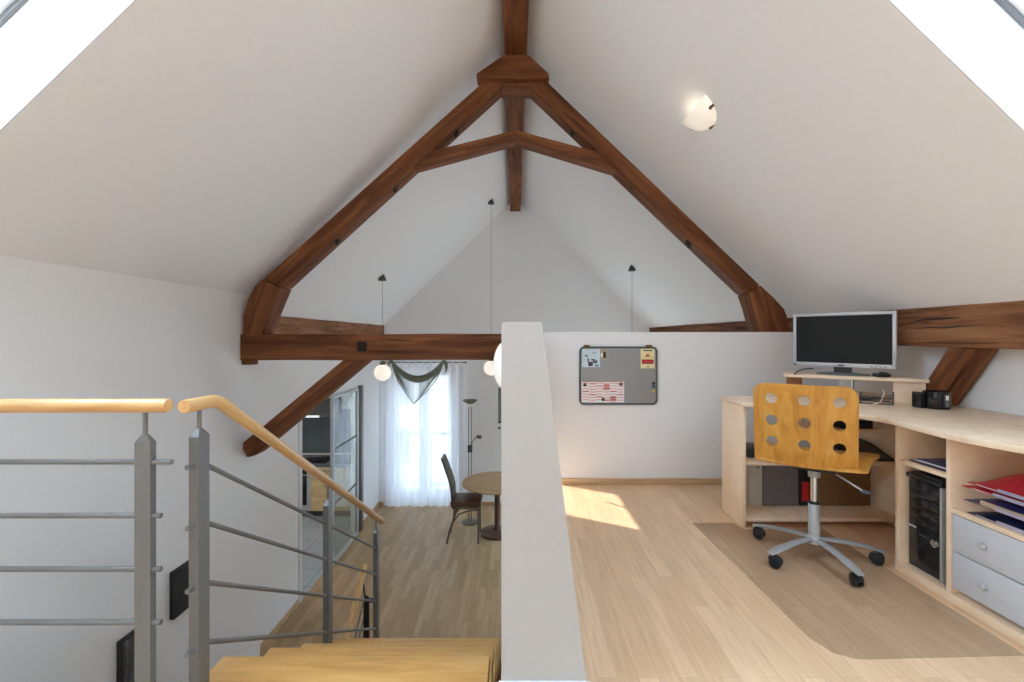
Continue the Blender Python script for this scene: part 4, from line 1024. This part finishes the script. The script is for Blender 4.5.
# ------------------------------------------------------------------ office chair
ch = thing('office_chair', 'golden plywood office chair with round holes in its back', 'office chair', (1.490, 2.27, .0026), math.radians(-35))
phi0 = math.radians(56 + 35)
hub = MB().lathe([(0, .072), (.034, .074), (.036, .10), (.030, .112), (0, .112)], (0, 0, 0), 28); loc(hub, 'hub', M['silver'], ch)
loc(MB().lathe([(0, .105), (.026, .105), (.026, .272), (.0235, .276), (0, .276)], (0, 0, 0), 28), 'outer_column', M['silver'], ch)
loc(MB().lathe([(.0265, .268), (.0265, .278), (.018, .280), (0, .280)], (0, 0, 0), 28), 'collar', M['black'], ch)
loc(MB().lathe([(0, .276), (.0165, .276), (.0165, .405), (0, .405)], (0, 0, 0), 24), 'gas_lift', M['chrome'], ch)
loc(MB().lathe([(0, .400), (.026, .400), (.028, .43), (.034, .455), (0, .455)], (0, 0, 0), 24), 'seat_mount', M['silver'], ch)
for k in range(5):
    t = phi0 + k * 2 * math.pi / 5; d = Vector((math.cos(t), math.sin(t), 0)); e = Vector((-d.y, d.x, 0))
    mb = MB(); n = 10; vs = []
    for i in range(n + 1):
        u = i / n; rr = .02 + .275 * u; zt_ = .104 - .034 * u ** 2.2; hw = .016 + .006 * math.sin(math.pi * u) + (.004 if u > .6 else 0); hh = .016 - .006 * u
        if u > .95: hw *= .8
        c_ = d * rr + Vector((0, 0, zt_))
        vs += [c_ + e * hw * .55 , c_ + e * hw - Vector((0, 0, hh * .5)), c_ + e * hw * .8 - Vector((0, 0, hh)), c_ - e * hw * .8 - Vector((0, 0, hh)), c_ - e * hw - Vector((0, 0, hh * .5)), c_ - e * hw * .55]
    fs = [(i * 6 + a, i * 6 + (a + 1) % 6, (i + 1) * 6 + (a + 1) % 6, (i + 1) * 6 + a) for i in range(n) for a in range(6)]
    fs += [(0, 1, 2, 3, 4, 5), tuple(n * 6 + a for a in range(6))]
    mb._add(vs, fs); lg = loc(mb, 'leg', M['silver'], ch, smooth=50)
    w0 = d * .278; ang = t + 1.1 + .7 * math.sin(k * 2.2); a_ = Vector((math.cos(ang), math.sin(ang), 0)); off = Vector((-a_.y, a_.x, 0)) * .014
    mb = MB(); ctr = w0 + Vector((0, 0, .0275)) + off
    for sgn in (-1, 1):
        p0, p1 = ctr + a_ * (.006 * sgn), ctr + a_ * (.021 * sgn)
        mb.tube([p0, p0 + (p1 - p0) * .15, p0 + (p1 - p0) * .8, p1], [.022, .0268, .0268, .022], 20)
    mb.tube([ctr - a_ * .006, ctr + a_ * .006], .017, 14)
    mb.tube([w0 + Vector((0, 0, .028)), w0 + Vector((0, 0, .062))], .008, 10)
    hood = [ctr + off.normalized() * (.0285 * math.cos(q_)) + Vector((0, 0, .0285 * math.sin(q_))) for q_ in [math.radians(g) for g in range(20, 175, 15)]]
    mb.tube(hood, .007, 8)
    loc(mb, 'caster', M['black'], lg)
# plywood back with nine holes, cut as a filled curve, sliced, then bent
def shell(outline, holes, thick, slices, bend, name):
    cu = bpy.data.curves.new(name, 'CURVE'); cu.dimensions = '2D'; cu.fill_mode = 'BOTH'; cu.extrude = thick / 2
    for pts in [outline] + holes:
        sp = cu.splines.new('POLY'); sp.points.add(len(pts) - 1); sp.use_cyclic_u = True
        for p_, q_ in zip(sp.points, pts): p_.co = (q_[0], q_[1], 0, 1)
    o = bpy.data.objects.new(name + '_curve', cu); COL.objects.link(o)
    dg = bpy.context.evaluated_depsgraph_get(); me = bpy.data.meshes.new_from_object(o.evaluated_get(dg))
    bpy.data.objects.remove(o); bpy.data.curves.remove(cu)
    bm = bmesh.new(); bm.from_mesh(me); bpy.data.meshes.remove(me)
    bmesh.ops.remove_doubles(bm, verts=bm.verts[:], dist=1e-5)
    for ax_, vals in slices:
        for v_ in vals:
            co = (v_, 0, 0) if ax_ == 0 else (0, v_, 0); no = (1, 0, 0) if ax_ == 0 else (0, 1, 0)
            bmesh.ops.bisect_plane(bm, geom=bm.verts[:] + bm.edges[:] + bm.faces[:], plane_co=co, plane_no=no)
    for v_ in bm.verts: v_.co = Vector(bend(v_.co.x, v_.co.y, v_.co.z))
    return bm
bwid, bz0, bz1 = .207, .500, .872
def rr2(x0, y0, x1, y1, rt, rb, n=8):
    out = []
    for cx, cy, a, r in ((x1 - rt, y1 - rt, 0, rt), (x0 + rt, y1 - rt, 90, rt), (x0 + rb, y0 + rb, 180, rb), (x1 - rb, y0 + rb, 270, rb)):
        for i in range(n + 1):
            t = math.radians(a + 90 * i / n); out.append((cx + r * math.cos(t), cy + r * math.sin(t)))
    return out
outl = rr2(-bwid, bz0 - .02, bwid, bz1, .055, .012)
hls = []
for hx in (-.128, .005, .138):
    for hz in (.590, .695, .800):
        hls.append([(hx + .0245 * math.cos(-2 * math.pi * i / 24), hz + .0245 * math.sin(-2 * math.pi * i / 24)) for i in range(24)])
def bendb(x, y, z):
    yy = -.205 + 1.1 * (x * x) * .75 - .055 * ((y - .5) / .37) * 1.0 + .10 * max(0, (.56 - y)) ** 1 * 1.2
    return (x - .036, yy + z, y + .006)
bm = shell(outl, hls, .012, [(0, [i * .02 for i in range(-10, 11)]), (1, [.49, .52, .55, .6, .7, .8, .85])], bendb, 'back')
bk = loc(MB().bm(bm), 'backrest', M['ply'], ch, smooth=40)
def bends(x, y, z):
    # y: front..back of the seat
    zz = .492 + .012 * math.cos(y * 7) - .35 * max(0, y - .20) ** 1.6 + .10 * x * x * 2 + .0
    return (x, y, zz + z)
bm = shell([(-.21, -.198), (.19, -.198), (.205, -.19), (.235, 0), (.262, .10), (.266, .145), (.25, .19), (.21, .225), (.1, .245), (0, .25), (-.1, .245), (-.21, .225), (-.25, .19), (-.266, .145), (-.262, .10), (-.235, 0), (-.22, -.19)], [[(hx + .02 * math.cos(-2 * math.pi * i / 20), hy + .02 * math.sin(-2 * math.pi * i / 20)) for i in range(20)] for hx in (-.12, 0, .12) for hy in (-.05, .08)],
           .012, [(0, [i * .04 for i in range(-6, 7)]), (1, [-.16, -.1, -.05, 0, .05, .1, .15, .19])], bends, 'seat')
loc(MB().bm(bm), 'seat', M['ply'], ch, smooth=40)
loc(MB().box((-.09, -.11, .452), (.09, .09, .470), .004), 'seat_plate', M['black'], ch)
lv = loc(MB().tube([(.03, -.05, .456), (.09, -.10, .452), (.15, -.13, .425), (.185, -.135, .405)], .0045, 8), 'height_lever', M['silver'], ch)
loc(MB().sphere((.20, -.135, .398), .013, 14, 1.7, 1, .8), 'lever_knob', M['darkgrey'], lv)

# ------------------------------------------------------------------ light
SKY_UP, HORIZON, GROUND = 7.6, .4, 2.0        # open sky, dimmed horizon, glow from below added to light the ceilings
w = bpy.data.worlds.new('sky'); sc.world = w; w.use_nodes = True
bg = w.node_tree.nodes['Background']
nt = w.node_tree; gm = nt.nodes.new('ShaderNodeNewGeometry'); sp = nt.nodes.new('ShaderNodeSeparateXYZ'); nt.links.new(gm.outputs['Incoming'], sp.inputs[0])
rp = nt.nodes.new('ShaderNodeValToRGB'); ml = nt.nodes.new('ShaderNodeMath'); ml.operation = 'MULTIPLY_ADD'      # incoming points back at the viewer: positive z = looking down
ml.inputs[1].default_value = .5; ml.inputs[2].default_value = .5
nt.links.new(sp.outputs['Z'], ml.inputs[0]); nt.links.new(ml.outputs[0], rp.inputs['Fac'])
g = lambda v: (v / 20, v / 20, v / 20, 1)
e = rp.color_ramp.elements; e[0].position = .25; e[0].color = g(SKY_UP); e[1].position = .60; e[1].color = g(GROUND)
k = e.new(.42); k.color = g(HORIZON); k = e.new(.54); k.color = g(HORIZON)
m10 = nt.nodes.new('ShaderNodeMath'); m10.operation = 'MULTIPLY'; m10.inputs[1].default_value = 20
rc = nt.nodes.new('ShaderNodeValToRGB'); ec = rc.color_ramp.elements        # bluish sky, warmer ground
ec[0].position = .44; ec[0].color = (.58, .82, 1.05, 1); ec[1].position = .56; ec[1].color = (.84, .92, 1.0, 1)
nt.links.new(ml.outputs[0], rc.inputs['Fac']); nt.links.new(rc.outputs['Color'], bg.inputs['Color'])
nt.links.new(rp.outputs['Color'], m10.inputs[0]); nt.links.new(m10.outputs[0], bg.inputs['Strength'])
sl = bpy.data.lights.new('sun', 'SUN'); sl.energy = 3.0; sl.angle = math.radians(.6); sl.color = (1, .92, .82)
so = bpy.data.objects.new('sun', sl); COL.objects.link(so)
so.rotation_euler = Vector((-.66, .96, -1)).to_track_quat('-Z', 'Y').to_euler()
def bulb(nm, loc_, e, r=.03, col=(1, .8, .58)):
    l = bpy.data.lights.new(nm, 'POINT'); l.energy = e; l.shadow_soft_size = r; l.color = col
    o = bpy.data.objects.new(nm, l); COL.objects.link(o); o.location = loc_
kl = bpy.data.lights.new('kitchen_fill_light', 'POINT'); kl.energy = 10; kl.shadow_soft_size = .12; kl.color = (1, .95, .88)  # unseen fill light, added to brighten the kitchen
ko = bpy.data.objects.new('kitchen_fill_light', kl); COL.objects.link(ko); ko.location = (-3.5, 6.0, .78)
bulb('lamp_light', tuple(Vector((LX, LY, roofz(LX))) + sdir * .010 + nin * .052), .045, .02)

# ------------------------------------------------------------------ camera
cam = bpy.data.cameras.new('camera'); co = bpy.data.objects.new('camera', cam); COL.objects.link(co)
co.location = (0, 0, EYE); co.rotation_euler = (math.pi / 2, 0, 0)
cam.sensor_fit = 'HORIZONTAL'; cam.sensor_width = 36; cam.lens = 36 * F / 1024
cam.shift_x = (512 - CX) / 1024; cam.shift_y = -(341 - CY) / 1024
cam.clip_start = .02; cam.clip_end = 200
sc.camera = co
sc.view_settings.view_transform = 'Standard'; sc.view_settings.look = 'None'
sc.view_settings.exposure = 1.2; sc.view_settings.gamma = 1; sc.view_settings.use_curve_mapping = False
sc.cycles.use_denoising = True
sc.cycles.max_bounces = 14; sc.cycles.diffuse_bounces = 12; sc.cycles.transparent_max_bounces = 24
sc.cycles.sample_clamp_indirect = 6
